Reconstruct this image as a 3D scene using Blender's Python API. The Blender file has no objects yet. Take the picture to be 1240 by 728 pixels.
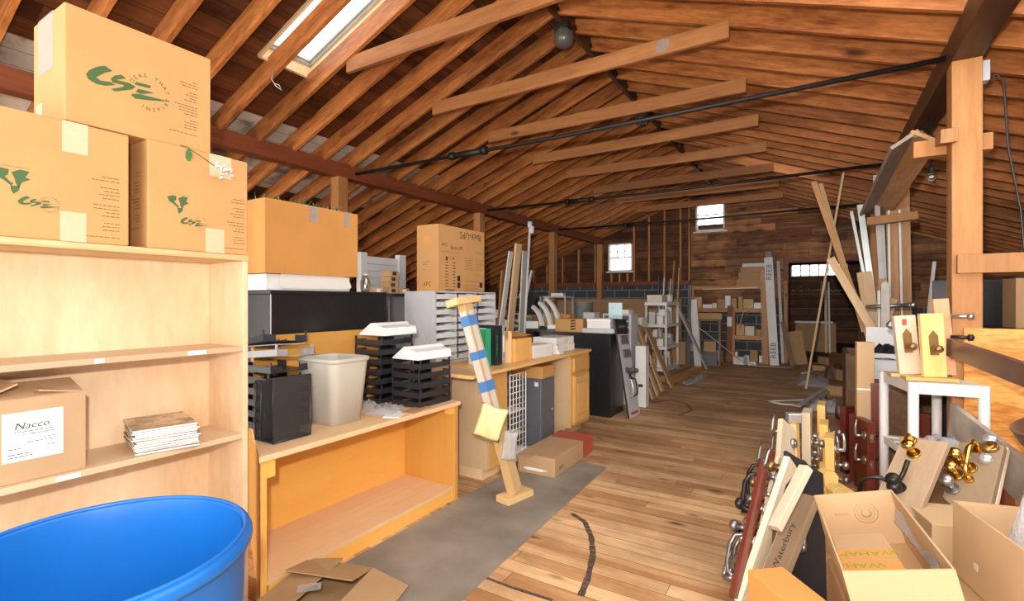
import bpy, bmesh, math, random
from mathutils import Vector, Matrix, Euler
C = bpy.context.scene.collection
scene = bpy.context.scene
PI = math.pi
def R(a): return math.radians(a)

# ------------------------------------------------------------------ camera, light, exposure
CAM_H = 1.40
cam_d = bpy.data.cameras.new('camera'); cam = bpy.data.objects.new('camera', cam_d); C.objects.link(cam)
cam.location = (0, 0, CAM_H); cam.rotation_euler = (R(90), 0, math.atan(370 / 600))
cam_d.sensor_width = 36; cam_d.lens = 36 * 600 / 1240; cam_d.clip_start = .02; cam_d.clip_end = 200
scene.camera = cam
scene.view_settings.view_transform = 'Standard'; scene.view_settings.look = 'None'
scene.view_settings.gamma = 1; scene.view_settings.exposure = 0.0; scene.view_settings.use_curve_mapping = False
world = bpy.data.worlds.new('sky'); scene.world = world; world.use_nodes = True
wbg = world.node_tree.nodes['Background']; wbg.inputs[0].default_value = (1.0, 0.97, 0.93, 1); wbg.inputs[1].default_value = 4.0

def lamp(name, kind, loc, energy, color=(1, 1, 1), rot=(0, 0, 0), size=None, linear=False):
    d = bpy.data.lights.new(name, kind); d.energy = energy; d.color = color
    if kind == 'AREA' and size: d.shape = 'RECTANGLE'; d.size, d.size_y = size
    if kind in ('POINT', 'SPOT') and size: d.shadow_soft_size = size
    if linear:
        d.use_nodes = True; nt = d.node_tree; em = nt.nodes['Emission']; lf = nt.nodes.new('ShaderNodeLightFalloff')
        lf.inputs['Strength'].default_value = 1.0; lf.inputs['Smooth'].default_value = 0.0
        ma = nt.nodes.new('ShaderNodeMath'); ma.operation = 'MULTIPLY_ADD'; ma.inputs[1].default_value = .045
        nt.links.new(lf.outputs['Constant'], ma.inputs[0]); nt.links.new(lf.outputs['Linear'], ma.inputs[2]); nt.links.new(ma.outputs[0], em.inputs['Strength'])
    o = bpy.data.objects.new(name, d); o.location = loc; o.rotation_euler = rot; C.objects.link(o); return o
FLASH = 64.0
lamp('camera_flash', 'POINT', (-0.05, -0.08, CAM_H + .22), FLASH, (1.0, .93, .84), size=.035, linear=True)

# ------------------------------------------------------------------ materials
def _nt(name):
    m = bpy.data.materials.new(name); m.use_nodes = True; nt = m.node_tree
    return m, nt, nt.nodes['Principled BSDF']
def N(nt, t, **k):
    n = nt.nodes.new(t)
    for a, v in k.items():
        if a in n.inputs: n.inputs[a].default_value = v
        else: setattr(n, a, v)
    return n
def rgb(*c): return (c[0], c[1], c[2], 1)
def ramp(nt, stops):
    n = nt.nodes.new('ShaderNodeValToRGB'); e = n.color_ramp.elements
    e[0].position, e[0].color = stops[0][0], rgb(*stops[0][1]); e[1].position, e[1].color = stops[-1][0], rgb(*stops[-1][1])
    for p, c in stops[1:-1]:
        x = e.new(p); x.color = rgb(*c)
    return n
def mul(c, f): return tuple(min(1, v * f) for v in c)
def plain(name, color, rough=.5, metal=0, var=.08, scale=9, spec=.5, bump=0, alpha=None):
    m, nt, b = _nt(name)
    tc = N(nt, 'ShaderNodeTexCoord'); no = N(nt, 'ShaderNodeTexNoise', Scale=scale, Detail=4.0)
    nt.links.new(tc.outputs['Object'], no.inputs['Vector'])
    r = ramp(nt, [(.3, mul(color, 1 - var)), (.7, mul(color, 1 + var))])
    nt.links.new(no.outputs['Fac'], r.inputs[0]); nt.links.new(r.outputs[0], b.inputs['Base Color'])
    b.inputs['Roughness'].default_value = rough; b.inputs['Metallic'].default_value = metal; b.inputs['Specular IOR Level'].default_value = spec
    if bump:
        bp = N(nt, 'ShaderNodeBump', Strength=bump, Distance=.01); nt.links.new(no.outputs['Fac'], bp.inputs['Height']); nt.links.new(bp.outputs[0], b.inputs['Normal'])
    return m
def wood(name, dark, light, axis='X', scale=6.0, stretch=9.0, rough=.55, knots=0.0, contrast=.5, spec=.3, vary=True):
    """grain stretched along one axis, optional dark knots, tone shifts from object to object"""
    m, nt, b = _nt(name); L = nt.links.new
    tc = N(nt, 'ShaderNodeTexCoord'); mp = N(nt, 'ShaderNodeMapping')
    s = [scale] * 3; s['XYZ'.index(axis)] = scale / stretch; mp.inputs['Scale'].default_value = s
    L(tc.outputs['Object'], mp.inputs['Vector'])
    oi = N(nt, 'ShaderNodeObjectInfo'); off = N(nt, 'ShaderNodeVectorMath', operation='SCALE'); off.inputs[0].default_value = (13.1, 7.7, 5.3)
    L(oi.outputs['Random'], off.inputs['Scale']); ad = N(nt, 'ShaderNodeVectorMath', operation='ADD')
    L(mp.outputs[0], ad.inputs[0]); L(off.outputs[0], ad.inputs[1])
    n1 = N(nt, 'ShaderNodeTexNoise', Scale=1.0, Detail=6.0, Roughness=.6, Distortion=.6); L(ad.outputs[0], n1.inputs['Vector'])
    n2 = N(nt, 'ShaderNodeTexNoise', Scale=9.0, Detail=3.0, Roughness=.6, Distortion=.2); L(ad.outputs[0], n2.inputs['Vector'])
    mx = N(nt, 'ShaderNodeMix', data_type='FLOAT'); mx.inputs[0].default_value = .35; L(n1.outputs['Fac'], mx.inputs[2]); L(n2.outputs['Fac'], mx.inputs[3])
    mid = tuple((a + c) / 2 for a, c in zip(dark, light))
    r = ramp(nt, [(.5 - contrast / 2 + .1, dark), (.5, mid), (.5 + contrast / 2 - .1, light)]); L(mx.outputs[0], r.inputs[0])
    col = r.outputs[0]
    if knots:
        mp2 = N(nt, 'ShaderNodeMapping'); s2 = [2.6 * scale / 4] * 3; s2['XYZ'.index(axis)] = .9 * scale / 4; mp2.inputs['Scale'].default_value = s2
        L(tc.outputs['Object'], mp2.inputs['Vector']); ad2 = N(nt, 'ShaderNodeVectorMath', operation='ADD'); L(mp2.outputs[0], ad2.inputs[0]); L(off.outputs[0], ad2.inputs[1])
        v = N(nt, 'ShaderNodeTexVoronoi', Scale=1.0); L(ad2.outputs[0], v.inputs['Vector'])
        kr = ramp(nt, [(.04, (1, 1, 1)), (.05 + .12 * knots, (0, 0, 0))]); L(v.outputs['Distance'], kr.inputs[0])
        km = N(nt, 'ShaderNodeMix', data_type='RGBA'); L(kr.outputs[0], km.inputs[0]); L(col, km.inputs[6]); km.inputs[7].default_value = rgb(*mul(dark, .45)); col = km.outputs[2]
    if vary:
        hv = N(nt, 'ShaderNodeHueSaturation'); mr = N(nt, 'ShaderNodeMapRange'); mr.inputs[3].default_value = .78; mr.inputs[4].default_value = 1.2
        L(oi.outputs['Random'], mr.inputs[0]); L(mr.outputs[0], hv.inputs['Value']); L(col, hv.inputs['Color']); col = hv.outputs[0]
    L(col, b.inputs['Base Color']); b.inputs['Roughness'].default_value = rough; b.inputs['Specular IOR Level'].default_value = spec
    return m
def planks(name, dark, light, along='Y', width=.14, across=None, rough=.6, length=3.0, gap=.006, stain=.4, bands=None, offs=0.0, knots=1.0, spec=.3, bump=.3):
    """boards: along = grain axis, across = axis the board widths are counted on (world = object coordinates)"""
    m, nt, b = _nt(name); L = nt.links.new
    tc = N(nt, 'ShaderNodeTexCoord'); sep = N(nt, 'ShaderNodeSeparateXYZ'); L(tc.outputs['Object'], sep.inputs[0])
    a = sep.outputs['XYZ'.index(across)]; g = sep.outputs['XYZ'.index(along)]
    def M(op, x, y=None, clamp=False):
        n = N(nt, 'ShaderNodeMath', operation=op); n.use_clamp = clamp
        for i, q in enumerate((x, y)):
            if q is None: continue
            if isinstance(q, (int, float)): n.inputs[i].default_value = q
            else: L(q, n.inputs[i])
        return n.outputs[0]
    t = M('ADD', M('DIVIDE', a, width), 100.0 + offs); idx = M('FLOOR', t); fr = M('FRACT', t)
    wn = N(nt, 'ShaderNodeTexWhiteNoise', noise_dimensions='1D'); L(idx, wn.inputs['W'])
    gl = M('ADD', M('DIVIDE', g, length), M('MULTIPLY', wn.outputs[0], 7.0)); idy = M('FLOOR', gl); fy = M('FRACT', gl)
    cv = N(nt, 'ShaderNodeCombineXYZ'); L(idx, cv.inputs[0]); L(idy, cv.inputs[1])
    wn2 = N(nt, 'ShaderNodeTexWhiteNoise', noise_dimensions='2D'); L(cv.outputs[0], wn2.inputs['Vector'])
    cv2 = N(nt, 'ShaderNodeCombineXYZ'); L(M('MULTIPLY', g, 1.3), cv2.inputs[0]); L(M('MULTIPLY', a, 16.0), cv2.inputs[1]); L(M('MULTIPLY', wn2.outputs[0], 40.0), cv2.inputs[2])
    n1 = N(nt, 'ShaderNodeTexNoise', Scale=1.0, Detail=6.0, Roughness=.62, Distortion=.5); L(cv2.outputs[0], n1.inputs['Vector'])
    f = M('ADD', M('MULTIPLY', n1.outputs['Fac'], .9), M('MULTIPLY', M('SUBTRACT', wn2.outputs[0], .5), .35))
    mid = tuple((p + q) / 2 for p, q in zip(dark, light)); r = ramp(nt, [(.28, dark), (.47, mid), (.7, light)]); L(f, r.inputs[0]); col = r.outputs[0]
    if knots:
        cv3 = N(nt, 'ShaderNodeCombineXYZ'); L(M('MULTIPLY', g, 2.0), cv3.inputs[0]); L(M('MULTIPLY', a, 5.5), cv3.inputs[1]); L(idx, cv3.inputs[2])
        v = N(nt, 'ShaderNodeTexVoronoi', Scale=1.0); L(cv3.outputs[0], v.inputs['Vector'])
        kr = ramp(nt, [(.05, (1, 1, 1)), (.05 + .13 * knots, (0, 0, 0))]); L(v.outputs['Distance'], kr.inputs[0])
        km = N(nt, 'ShaderNodeMix', data_type='RGBA'); L(kr.outputs[0], km.inputs[0]); L(col, km.inputs[6]); km.inputs[7].default_value = rgb(*mul(dark, .4)); col = km.outputs[2]
    if bands:
        for (lo, hi, bc, amt) in bands:
            inside = M('MULTIPLY', M('GREATER_THAN', a, lo), M('LESS_THAN', a, hi))
            nz = N(nt, 'ShaderNodeTexNoise', Scale=2.2, Detail=5.0); L(tc.outputs['Object'], nz.inputs['Vector'])
            fac = M('MULTIPLY', inside, M('MULTIPLY', M('SUBTRACT', nz.outputs['Fac'], .28, True), amt * 5, True), True)
            bm_ = N(nt, 'ShaderNodeMix', data_type='RGBA'); L(fac, bm_.inputs[0]); L(col, bm_.inputs[6]); bm_.inputs[7].default_value = rgb(*bc); col = bm_.outputs[2]
    if stain:
        ns = N(nt, 'ShaderNodeTexNoise', Scale=1.1, Detail=8.0, Roughness=.65); L(tc.outputs['Object'], ns.inputs['Vector'])
        sr = ramp(nt, [(.42, (1 - stain,) * 3), (.6, (1, 1, 1))]); L(ns.outputs['Fac'], sr.inputs[0])
        sm = N(nt, 'ShaderNodeMix', data_type='RGBA', blend_type='MULTIPLY'); sm.inputs[0].default_value = 1; L(col, sm.inputs[6]); L(sr.outputs[0], sm.inputs[7]); col = sm.outputs[2]
    edge = M('MAXIMUM', M('LESS_THAN', fr, gap / width), M('LESS_THAN', fy, gap / length))
    gm = N(nt, 'ShaderNodeMix', data_type='RGBA'); L(M('MULTIPLY', edge, .8), gm.inputs[0]); L(col, gm.inputs[6]); gm.inputs[7].default_value = rgb(*mul(dark, .2)); col = gm.outputs[2]
    L(col, b.inputs['Base Color']); b.inputs['Roughness'].default_value = rough; b.inputs['Specular IOR Level'].default_value = spec
    if bump:
        bp = N(nt, 'ShaderNodeBump', Strength=bump, Distance=.004); L(n1.outputs['Fac'], bp.inputs['Height']); L(bp.outputs[0], b.inputs['Normal'])
    return m
def blocks(name, c1, c2, mortar):
    m, nt, b = _nt(name); L = nt.links.new
    tc = N(nt, 'ShaderNodeTexCoord'); mp = N(nt, 'ShaderNodeMapping'); mp.inputs['Rotation'].default_value = (R(90), 0, 0); L(tc.outputs['Object'], mp.inputs[0])
    br = N(nt, 'ShaderNodeTexBrick', Scale=1.0); br.inputs['Brick Width'].default_value = .41; br.inputs['Row Height'].default_value = .21; br.inputs['Mortar Size'].default_value = .012
    br.inputs['Color1'].default_value = rgb(*c1); br.inputs['Color2'].default_value = rgb(*c2); br.inputs['Mortar'].default_value = rgb(*mortar)
    L(mp.outputs[0], br.inputs['Vector']); L(br.outputs['Color'], b.inputs['Base Color']); b.inputs['Roughness'].default_value = .9; return m
def glass(name, tint=(1, 1, 1), clear=.9, rough=.03):
    m, nt, b = _nt(name); out = nt.nodes['Material Output']
    tr = N(nt, 'ShaderNodeBsdfTransparent'); tr.inputs[0].default_value = rgb(*tint); gl = N(nt, 'ShaderNodeBsdfGlossy', Roughness=rough)
    mx = N(nt, 'ShaderNodeMixShader'); mx.inputs[0].default_value = 1 - clear; nt.links.new(tr.outputs[0], mx.inputs[1]); nt.links.new(gl.outputs[0], mx.inputs[2]); nt.links.new(mx.outputs[0], out.inputs[0]); return m
def film(name, color, opacity=.35, rough=.15):
    """thin crinkled plastic film"""
    m, nt, b = _nt(name); out = nt.nodes['Material Output']
    b.inputs['Base Color'].default_value = rgb(*color); b.inputs['Roughness'].default_value = rough
    no = N(nt, 'ShaderNodeTexNoise', Scale=22.0, Detail=4.0); bp = N(nt, 'ShaderNodeBump', Strength=.8, Distance=.02); nt.links.new(no.outputs['Fac'], bp.inputs['Height']); nt.links.new(bp.outputs[0], b.inputs['Normal'])
    tr = N(nt, 'ShaderNodeBsdfTransparent'); mx = N(nt, 'ShaderNodeMixShader'); mx.inputs[0].default_value = opacity
    nt.links.new(tr.outputs[0], mx.inputs[1]); nt.links.new(b.outputs[0], mx.inputs[2]); nt.links.new(mx.outputs[0], out.inputs[0]); return m

M = {}
M['rafter'] = wood('rafter_wood', (.16, .042, .009), (.60, .22, .062), 'X', 5, 6, .5, .8, .5)
M['timber'] = wood('timber_wood', (.35, .14, .045), (.54, .27, .10), 'Z', 5, 8, .5, .5, .6)
M['timber_x'] = wood('timber_rail', (.42, .16, .045), (.62, .29, .09), 'X', 5, 8, .5, .5, .6)
M['redbeam'] = wood('red_brown_beam', (.12, .028, .012), (.27, .075, .028), 'Y', 5, 10, .5, .2, .6)
M['darkbeam'] = wood('dark_beam', (.045, .018, .010), (.13, .055, .028), 'Y', 5, 10, .45, .2, .6)
M['tie'] = wood('collar_tie_wood', (.22, .075, .022), (.46, .20, .07), 'X', 5, 9, .55, .4, .6)
M['grey_lumber'] = wood('grey_lumber', (.26, .20, .15), (.46, .38, .31), 'Y', 6, 9, .6, .2, .6)
M['stud'] = wood('stud_wood', (.36, .14, .045), (.62, .30, .11), 'Z', 5, 8, .6, .3, .6)
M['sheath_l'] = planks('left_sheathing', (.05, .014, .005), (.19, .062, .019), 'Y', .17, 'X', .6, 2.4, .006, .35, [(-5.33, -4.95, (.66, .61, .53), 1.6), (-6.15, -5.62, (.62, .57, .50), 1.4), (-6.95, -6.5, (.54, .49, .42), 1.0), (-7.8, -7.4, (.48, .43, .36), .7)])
M['sheath_r_shaded'] = planks('right_sheathing_shaded', (.022, .007, .003), (.085, .03, .010), 'Y', .17, 'X', .6, 2.4, .006, .35)  # board colour darkened to paint in the shade between the right rafters
M['floorwood'] = planks('floor_boards', (.50, .245, .105), (.84, .54, .29), 'X', .105, 'Y', .55, 2.6, .004, .34, None, .3, .8, .35, .2)
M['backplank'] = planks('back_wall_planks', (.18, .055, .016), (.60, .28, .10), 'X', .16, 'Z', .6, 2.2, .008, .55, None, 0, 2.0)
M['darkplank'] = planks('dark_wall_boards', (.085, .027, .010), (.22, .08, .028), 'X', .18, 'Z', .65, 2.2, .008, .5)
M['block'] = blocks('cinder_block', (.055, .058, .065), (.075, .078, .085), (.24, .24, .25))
M['black_iron'] = plain('black_iron', (.018, .015, .014), .5, .3)
M['steel'] = plain('steel', (.62, .62, .64), .28, 1.0, .05)
M['glass'] = glass('window_glass', (1, 1, 1), .93)
M['white_paint'] = plain('white_paint', (.80, .82, .82), .4)
M['pale_pine'] = wood('pale_pine', (.66, .42, .20), (.84, .62, .36), 'X', 6, 9, .5, .2, .6)

# ------------------------------------------------------------------ mesh helpers
class MB:
    def __init__(s): s.v, s.f, s.mi, s.sm = [], [], [], []
    def add(s, vs, fs, mi=0, smooth=False, mat=None):
        o = len(s.v)
        s.v += [tuple(mat @ Vector(q)) if mat else tuple(q) for q in vs]
        for f in fs: s.f.append([o + i for i in f]); s.mi.append(mi); s.sm.append(smooth)
        return s
    def box(s, lo, hi, mi=0, mat=None):
        x0, y0, z0 = lo; x1, y1, z1 = hi
        return s.add([(x0, y0, z0), (x1, y0, z0), (x1, y1, z0), (x0, y1, z0), (x0, y0, z1), (x1, y0, z1), (x1, y1, z1), (x0, y1, z1)],
                     [(0, 3, 2, 1), (4, 5, 6, 7), (0, 1, 5, 4), (1, 2, 6, 5), (2, 3, 7, 6), (3, 0, 4, 7)], mi, False, mat)
    def cbox(s, c, size, mi=0, rot=(0, 0, 0)):
        m = Matrix.Translation(c) @ Euler(rot).to_matrix().to_4x4(); h = [q / 2 for q in size]
        return s.box((-h[0], -h[1], -h[2]), h, mi, m)
    def bar(s, p, q, w, t, mi=0, up=(0, 0, 1)):
        """rectangular bar from p to q, w wide across, t thick along 'up'"""
        p, q = Vector(p), Vector(q); d = (q - p); L = d.length; d.normalize(); u = Vector(up); x = d.cross(u)
        if x.length < 1e-4: x = d.cross(Vector((1, 0, 0)))
        x.normalize(); u = x.cross(d); m = Matrix((x, d, u)).transposed().to_4x4(); m.translation = p
        return s.box((-w / 2, 0, -t / 2), (w / 2, L, t / 2), mi, m)
    def cyl(s, p, q, r, r2=None, n=16, mi=0, caps=True):
        p, q = Vector(p), Vector(q); d = q - p; r2 = r if r2 is None else r2
        z = d.normalized(); x = z.cross(Vector((0, 0, 1)))
        if x.length < 1e-4: x = Vector((1, 0, 0))
        x.normalize(); y = z.cross(x); vs = []
        for (c, rr) in ((p, r), (q, r2)):
            for i in range(n):
                a = 2 * PI * i / n; vs.append(c + x * (rr * math.cos(a)) + y * (rr * math.sin(a)))
        s.add(vs, [(i, (i + 1) % n, n + (i + 1) % n, n + i) for i in range(n)], mi, True)
        if caps: s.add(vs, [list(range(n))[::-1], list(range(n, 2 * n))], mi)
        return s
    def tube(s, pts, r, n=8, mi=0, closed=False, rs=None):
        pts = [Vector(p) for p in pts]; k = len(pts); vs = []; ref = None
        for i, p in enumerate(pts):
            a = pts[i - 1] if (i or closed) else p; b = pts[(i + 1) % k] if (i < k - 1 or closed) else p
            t = (b - a).normalized()
            if ref is None: ref = t.cross(Vector((0, 0, 1))); ref = ref if ref.length > .01 else Vector((1, 0, 0))
            x = (ref - t * ref.dot(t)).normalized(); ref = x; y = t.cross(x); rr = rs[i] if rs else r
            vs += [p + x * (rr * math.cos(2 * PI * j / n)) + y * (rr * math.sin(2 * PI * j / n)) for j in range(n)]
        fs = []
        for i in range(k if closed else k - 1):
            o, o2 = i * n, ((i + 1) % k) * n
            fs += [(o + j, o + (j + 1) % n, o2 + (j + 1) % n, o2 + j) for j in range(n)]
        s.add(vs, fs, mi, True)
        if not closed: s.add(vs, [list(range(n))[::-1], list(range((k - 1) * n, k * n))], mi)
        return s
    def lathe(s, prof, n=24, mi=0, mat=None, caps=True):
        vs = [(r * math.cos(2 * PI * j / n), r * math.sin(2 * PI * j / n), z) for r, z in prof for j in range(n)]; k = len(prof)
        s.add(vs, [(i * n + j, i * n + (j + 1) % n, (i + 1) * n + (j + 1) % n, (i + 1) * n + j) for i in range(k - 1) for j in range(n)], mi, True, mat)
        if caps: s.add(vs, [list(range(n))[::-1], list(range((k - 1) * n, k * n))], mi, False, mat)
        return s
    def prism(s, poly, z0, z1, mi=0, mat=None, smooth=False):
        n = len(poly); vs = [(x, y, z0) for x, y in poly] + [(x, y, z1) for x, y in poly]
        s.add(vs, [list(range(n))[::-1], list(range(n, 2 * n))], mi, False, mat)
        return s.add(vs, [(i, (i + 1) % n, n + (i + 1) % n, n + i) for i in range(n)], mi, smooth, mat)
    def sheet(s, fn, nu, nv, mi=0, thick=0.0):
        vs = [fn(i / nu, j / nv) for i in range(nu + 1) for j in range(nv + 1)]; w = nv + 1
        return s.add(vs, [(i * w + j, (i + 1) * w + j, (i + 1) * w + j + 1, i * w + j + 1) for i in range(nu) for j in range(nv)], mi, True)
    def ball(s, c, r, n=14, mi=0, sq=(1, 1, 1)):
        prof = [(r * math.sin(PI * (i + .02) / (8.04)), -r * math.cos(PI * (i + .02) / 8.04)) for i in range(9)]
        return s.lathe(prof, n, mi, Matrix.Translation(c) @ Matrix.Diagonal((*sq, 1)))
    def build(s, name, mats, parent=None, loc=(0, 0, 0), rot=(0, 0, 0), bevel=0, solid=0, sub=0):
        me = bpy.data.meshes.new(name); me.from_pydata(s.v, [], s.f); mats = mats if isinstance(mats, (list, tuple)) else [mats]
        for m in mats: me.materials.append(M[m] if isinstance(m, str) else m)
        for p, i, sm in zip(me.polygons, s.mi, s.sm): p.material_index = i; p.use_smooth = sm
        bm = bmesh.new(); bm.from_mesh(me); bmesh.ops.remove_doubles(bm, verts=bm.verts, dist=1e-6); bmesh.ops.recalc_face_normals(bm, faces=bm.faces); bm.to_mesh(me); bm.free()
        o = bpy.data.objects.new(name, me); o.location = loc; o.rotation_euler = rot; C.objects.link(o)
        if parent is not None: o.parent = parent
        if solid: q = o.modifiers.new('thickness', 'SOLIDIFY'); q.thickness = solid; q.offset = 0
        if sub: q = o.modifiers.new('smooth', 'SUBSURF'); q.levels = q.render_levels = sub
        if bevel: q = o.modifiers.new('bevel', 'BEVEL'); q.width = bevel; q.segments = 2; q.limit_method = 'ANGLE'; q.angle_limit = R(40)
        return o
def tag(o, label=None, cat=None, group=None, kind=None):
    if label: o['label'] = label
    if cat: o['category'] = cat
    if group: o['group'] = group
    if kind: o['kind'] = kind
    return o
def thing(name, label, cat, loc=(0, 0, 0), rot=(0, 0, 0), group=None):
    o = bpy.data.objects.new(name, None); o.empty_display_size = .05; o.location = loc
    o.rotation_euler = rot if isinstance(rot, (tuple, list)) else (0, 0, rot); C.objects.link(o); return tag(o, label, cat, group)
def dup(o, loc=None, rot=None, label=None, group=None, parent=None):
    c = o.copy(); C.objects.link(c)
    if parent is not None: c.parent = parent
    if loc is not None: c.location = loc
    if rot is not None: c.rotation_euler = rot if isinstance(rot, (tuple, list)) else (0, 0, rot)
    if label: c['label'] = label
    if group: c['group'] = group
    for ch in list(o.children): dup(ch, parent=c)
    return c
def text(name, body, size, mat, parent, loc, rot=(R(90), 0, R(90)), align='CENTER', shear=0, ext=.0004, sx=1, space=1):
    cu = bpy.data.curves.new(name, 'FONT'); cu.body = body; cu.size = size; cu.align_x = align; cu.align_y = 'CENTER'; cu.extrude = ext; cu.shear = shear; cu.space_character = space; cu.resolution_u = 3
    cu.materials.append(M[mat]); o = bpy.data.objects.new(name, cu); o.location = loc; o.rotation_euler = rot; o.scale = (sx, 1, 1); C.objects.link(o)
    if parent is not None: o.parent = parent
    return o
def struct(o, label=None, cat=None, group=None): return tag(o, label, cat, group, 'structure')
# ------------------------------------------------------------------ building shell
RX, RZ, SL = -2.14, 4.365, .37             # ridge x, underside of the sheathing at the ridge, roof slope
YB, YF = 13.0, -1.6
def roof_z(x, off=0.0): return RZ + off - SL * abs(x - RX)
struct(MB().box((-8.5, YF, -.12), (4.2, 13.15, 0)).build('floor', 'floorwood'), 'worn wide board floor with dark stains and nail marks', 'floor')
def roof_side(name, mat, x_eave, holes):
    mb = MB(); xs = sorted({RX, x_eave, *[v for h in holes for v in h[:2]]}); ys = sorted({YF, 13.15, *[v for h in holes for v in h[2:]]})
    for x0, x1 in zip(xs, xs[1:]):
        for y0, y1 in zip(ys, ys[1:]):
            if any(h[0] <= x0 and x1 <= h[1] and h[2] <= y0 and y1 <= h[3] for h in holes): continue
            z = [roof_z(x0), roof_z(x1)]; t = .03
            mb.add([(x0, y0, z[0]), (x1, y0, z[1]), (x1, y1, z[1]), (x0, y1, z[0]), (x0, y0, z[0] + t), (x1, y0, z[1] + t), (x1, y1, z[1] + t), (x0, y1, z[0] + t)],
                   [(0, 3, 2, 1), (4, 5, 6, 7), (0, 1, 5, 4), (1, 2, 6, 5), (2, 3, 7, 6), (3, 0, 4, 7)])
    return struct(mb.build(name, mat), 'brown board roof deck above the rafters', 'roof deck')
SKY_L = (-4.24, -2.95, 2.56, 3.14); SKY_R = (-1.15, .0, 8.80, 9.55); SKY_ADDED = (-.6, 2.8, .4, 3.65)
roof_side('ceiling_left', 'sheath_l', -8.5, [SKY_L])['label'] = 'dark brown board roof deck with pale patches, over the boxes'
roof_side('ceiling_right', 'sheath_r_shaded', 4.2, [SKY_R, SKY_ADDED])['label'] = 'brown board roof deck above the post, on the right slope'
# rafters: one board each, from the ridge to the eave
ang = math.atan(SL); RSP = .4065
proto = {}
def rafter(side, y):
    o = proto.get(side)
    if o is None:
        L = (6.34 if side < 0 else 6.3) / math.cos(ang)
        mb = MB().box((.02, -.02, -.192), (L, .02, -.004)); o = mb.build('rafter', 'rafter', None, bevel=.003); proto[side] = o
    else: o = o.copy(); C.objects.link(o)
    o.location = (RX, y, RZ); o.rotation_euler = (0, ang, 0) if side > 0 else (0, ang, PI)
    s = 'left' if side < 0 else 'right'
    struct(o, 'rough brown rafter running from the ridge down the %s slope of the roof' % s, 'rafter', 'rafters of the %s slope' % s)
k = 0
while True:
    y = -1.4 + RSP * k; k += 1
    if y > 12.9: break
    rafter(-1, y)
    if not (SKY_R[2] < y < SKY_R[3] or SKY_ADDED[2] < y < SKY_ADDED[3]): rafter(1, y)
struct(MB().box((RX - .02, YF, RZ - .24), (RX + .02, 13, RZ - .01)).build('ridge_board', 'darkbeam'), 'dark ridge board along the peak of the roof', 'beam')
# longitudinal beams
struct(MB().box((-5.17, YF, 2.94), (-5.03, 13, 3.115)).build('roof_beam', 'redbeam', bevel=.004), 'red-brown beam carrying the rafters behind the cartons', 'beam')
struct(MB().box((.73, YF, 2.94), (.89, 13, 3.115)).build('roof_beam', 'darkbeam', bevel=.004), 'dark beam on top of the orange-brown post', 'beam')
# posts
for y, w in ((4.15, 'brown post under the red-brown beam behind the carton of greenery'), (7.16, 'brown post under the red-brown beam beside the printed cardboard carton'), (10.04, 'tall brown post standing free behind the cluttered work tables'), (12.9, 'brown post against the back wall beside the six-pane window')):
    struct(MB().box((-5.17, y - .075, 0), (-5.03, y + .075, 2.94)).build('timber_post', 'timber', None, bevel=.005), w, 'post')
struct(MB().box((.735, 4.2, 0), (.885, 4.35, 2.94)).build('timber_post', 'timber', None, bevel=.006), 'broad orange-brown timber post under the dark beam', 'post')
struct(MB().box((.735, 7.08, 0), (.885, 7.23, 2.94)).build('timber_post', 'timber', None, bevel=.006), 'brown post behind the lumber rack under the dark beam', 'post')
struct(MB().box((.735, 10.0, 0), (.885, 10.15, 2.94)).build('timber_post', 'timber', None, bevel=.006), 'far post under the dark beam beyond the lumber rack', 'post')
# collar ties
CT = ['leftmost roof brace, grey-brown, just below the skylight', 'long roof brace with a grey paint blotch near its upper end', 'roof brace just above the nearest iron rod', 'roof brace behind the nearest iron rod, plain brown', 'roof brace crossing in front of the glowing roof opening', 'roof brace just beyond the glowing roof opening', 'roof brace close above the second iron rod', 'last roof brace before the upper gable window']
for i, y in enumerate([3.07, 4.24, 5.35, 6.55, 7.7, 8.95, 10.2, 11.5]):
    z = 3.55 + .012 * math.sin(i * 2.1)
    o = MB().box((-1.54, -.019, -.07), (1.54, .019, .07)).build('collar_tie', 'tie', None, (RX, y + (.04 if i else .02), z), (0, R([.4, -.3, .2, -.4][i % 4]), 0), bevel=.003)
    tag(o, CT[i], 'roof brace', 'collar ties under the ridge')
tag(MB().prism([(-.06, -.04), (-.04, .055), (.0, .06), (.05, .045), (.055, -.01), (.01, -.055)], 0, .001).build('paint_blotch', 'grey_lumber', [o for o in bpy.data.objects if o.get('label') == CT[1]][0], (1.02, -.0195, 0), (R(90), 0, 0)), 'grey paint blotch')
# iron tie rods with a turnbuckle
RODS = [(4.35, 'nearest long black iron rod, from beam to beam above the aisle'), (7.33, 'second long black iron rod beneath the roof, past the nearest one'), (10.2, 'third black iron rod, crossing in front of the gable window'),]
for y, lab in RODS:
    t = thing('tie_rod', lab, 'iron rod', (0, y, 0), group='iron rods across the roof')
    MB().tube([(-5.03, 0, 3.02), (-2.14, 0, 2.995), (.73, 0, 3.02)], .019, 10).build('rod', 'black_iron', t)
    MB().cyl((-3.45, 0, 3.007), (-3.05, 0, 3.004), .034, n=12).cyl((-3.5, 0, 3.007), (-3.43, 0, 3.007), .045, n=6).cyl((-3.07, 0, 3.004), (-3.0, 0, 3.004), .045, n=6).build('turnbuckle', 'black_iron', t)
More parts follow.
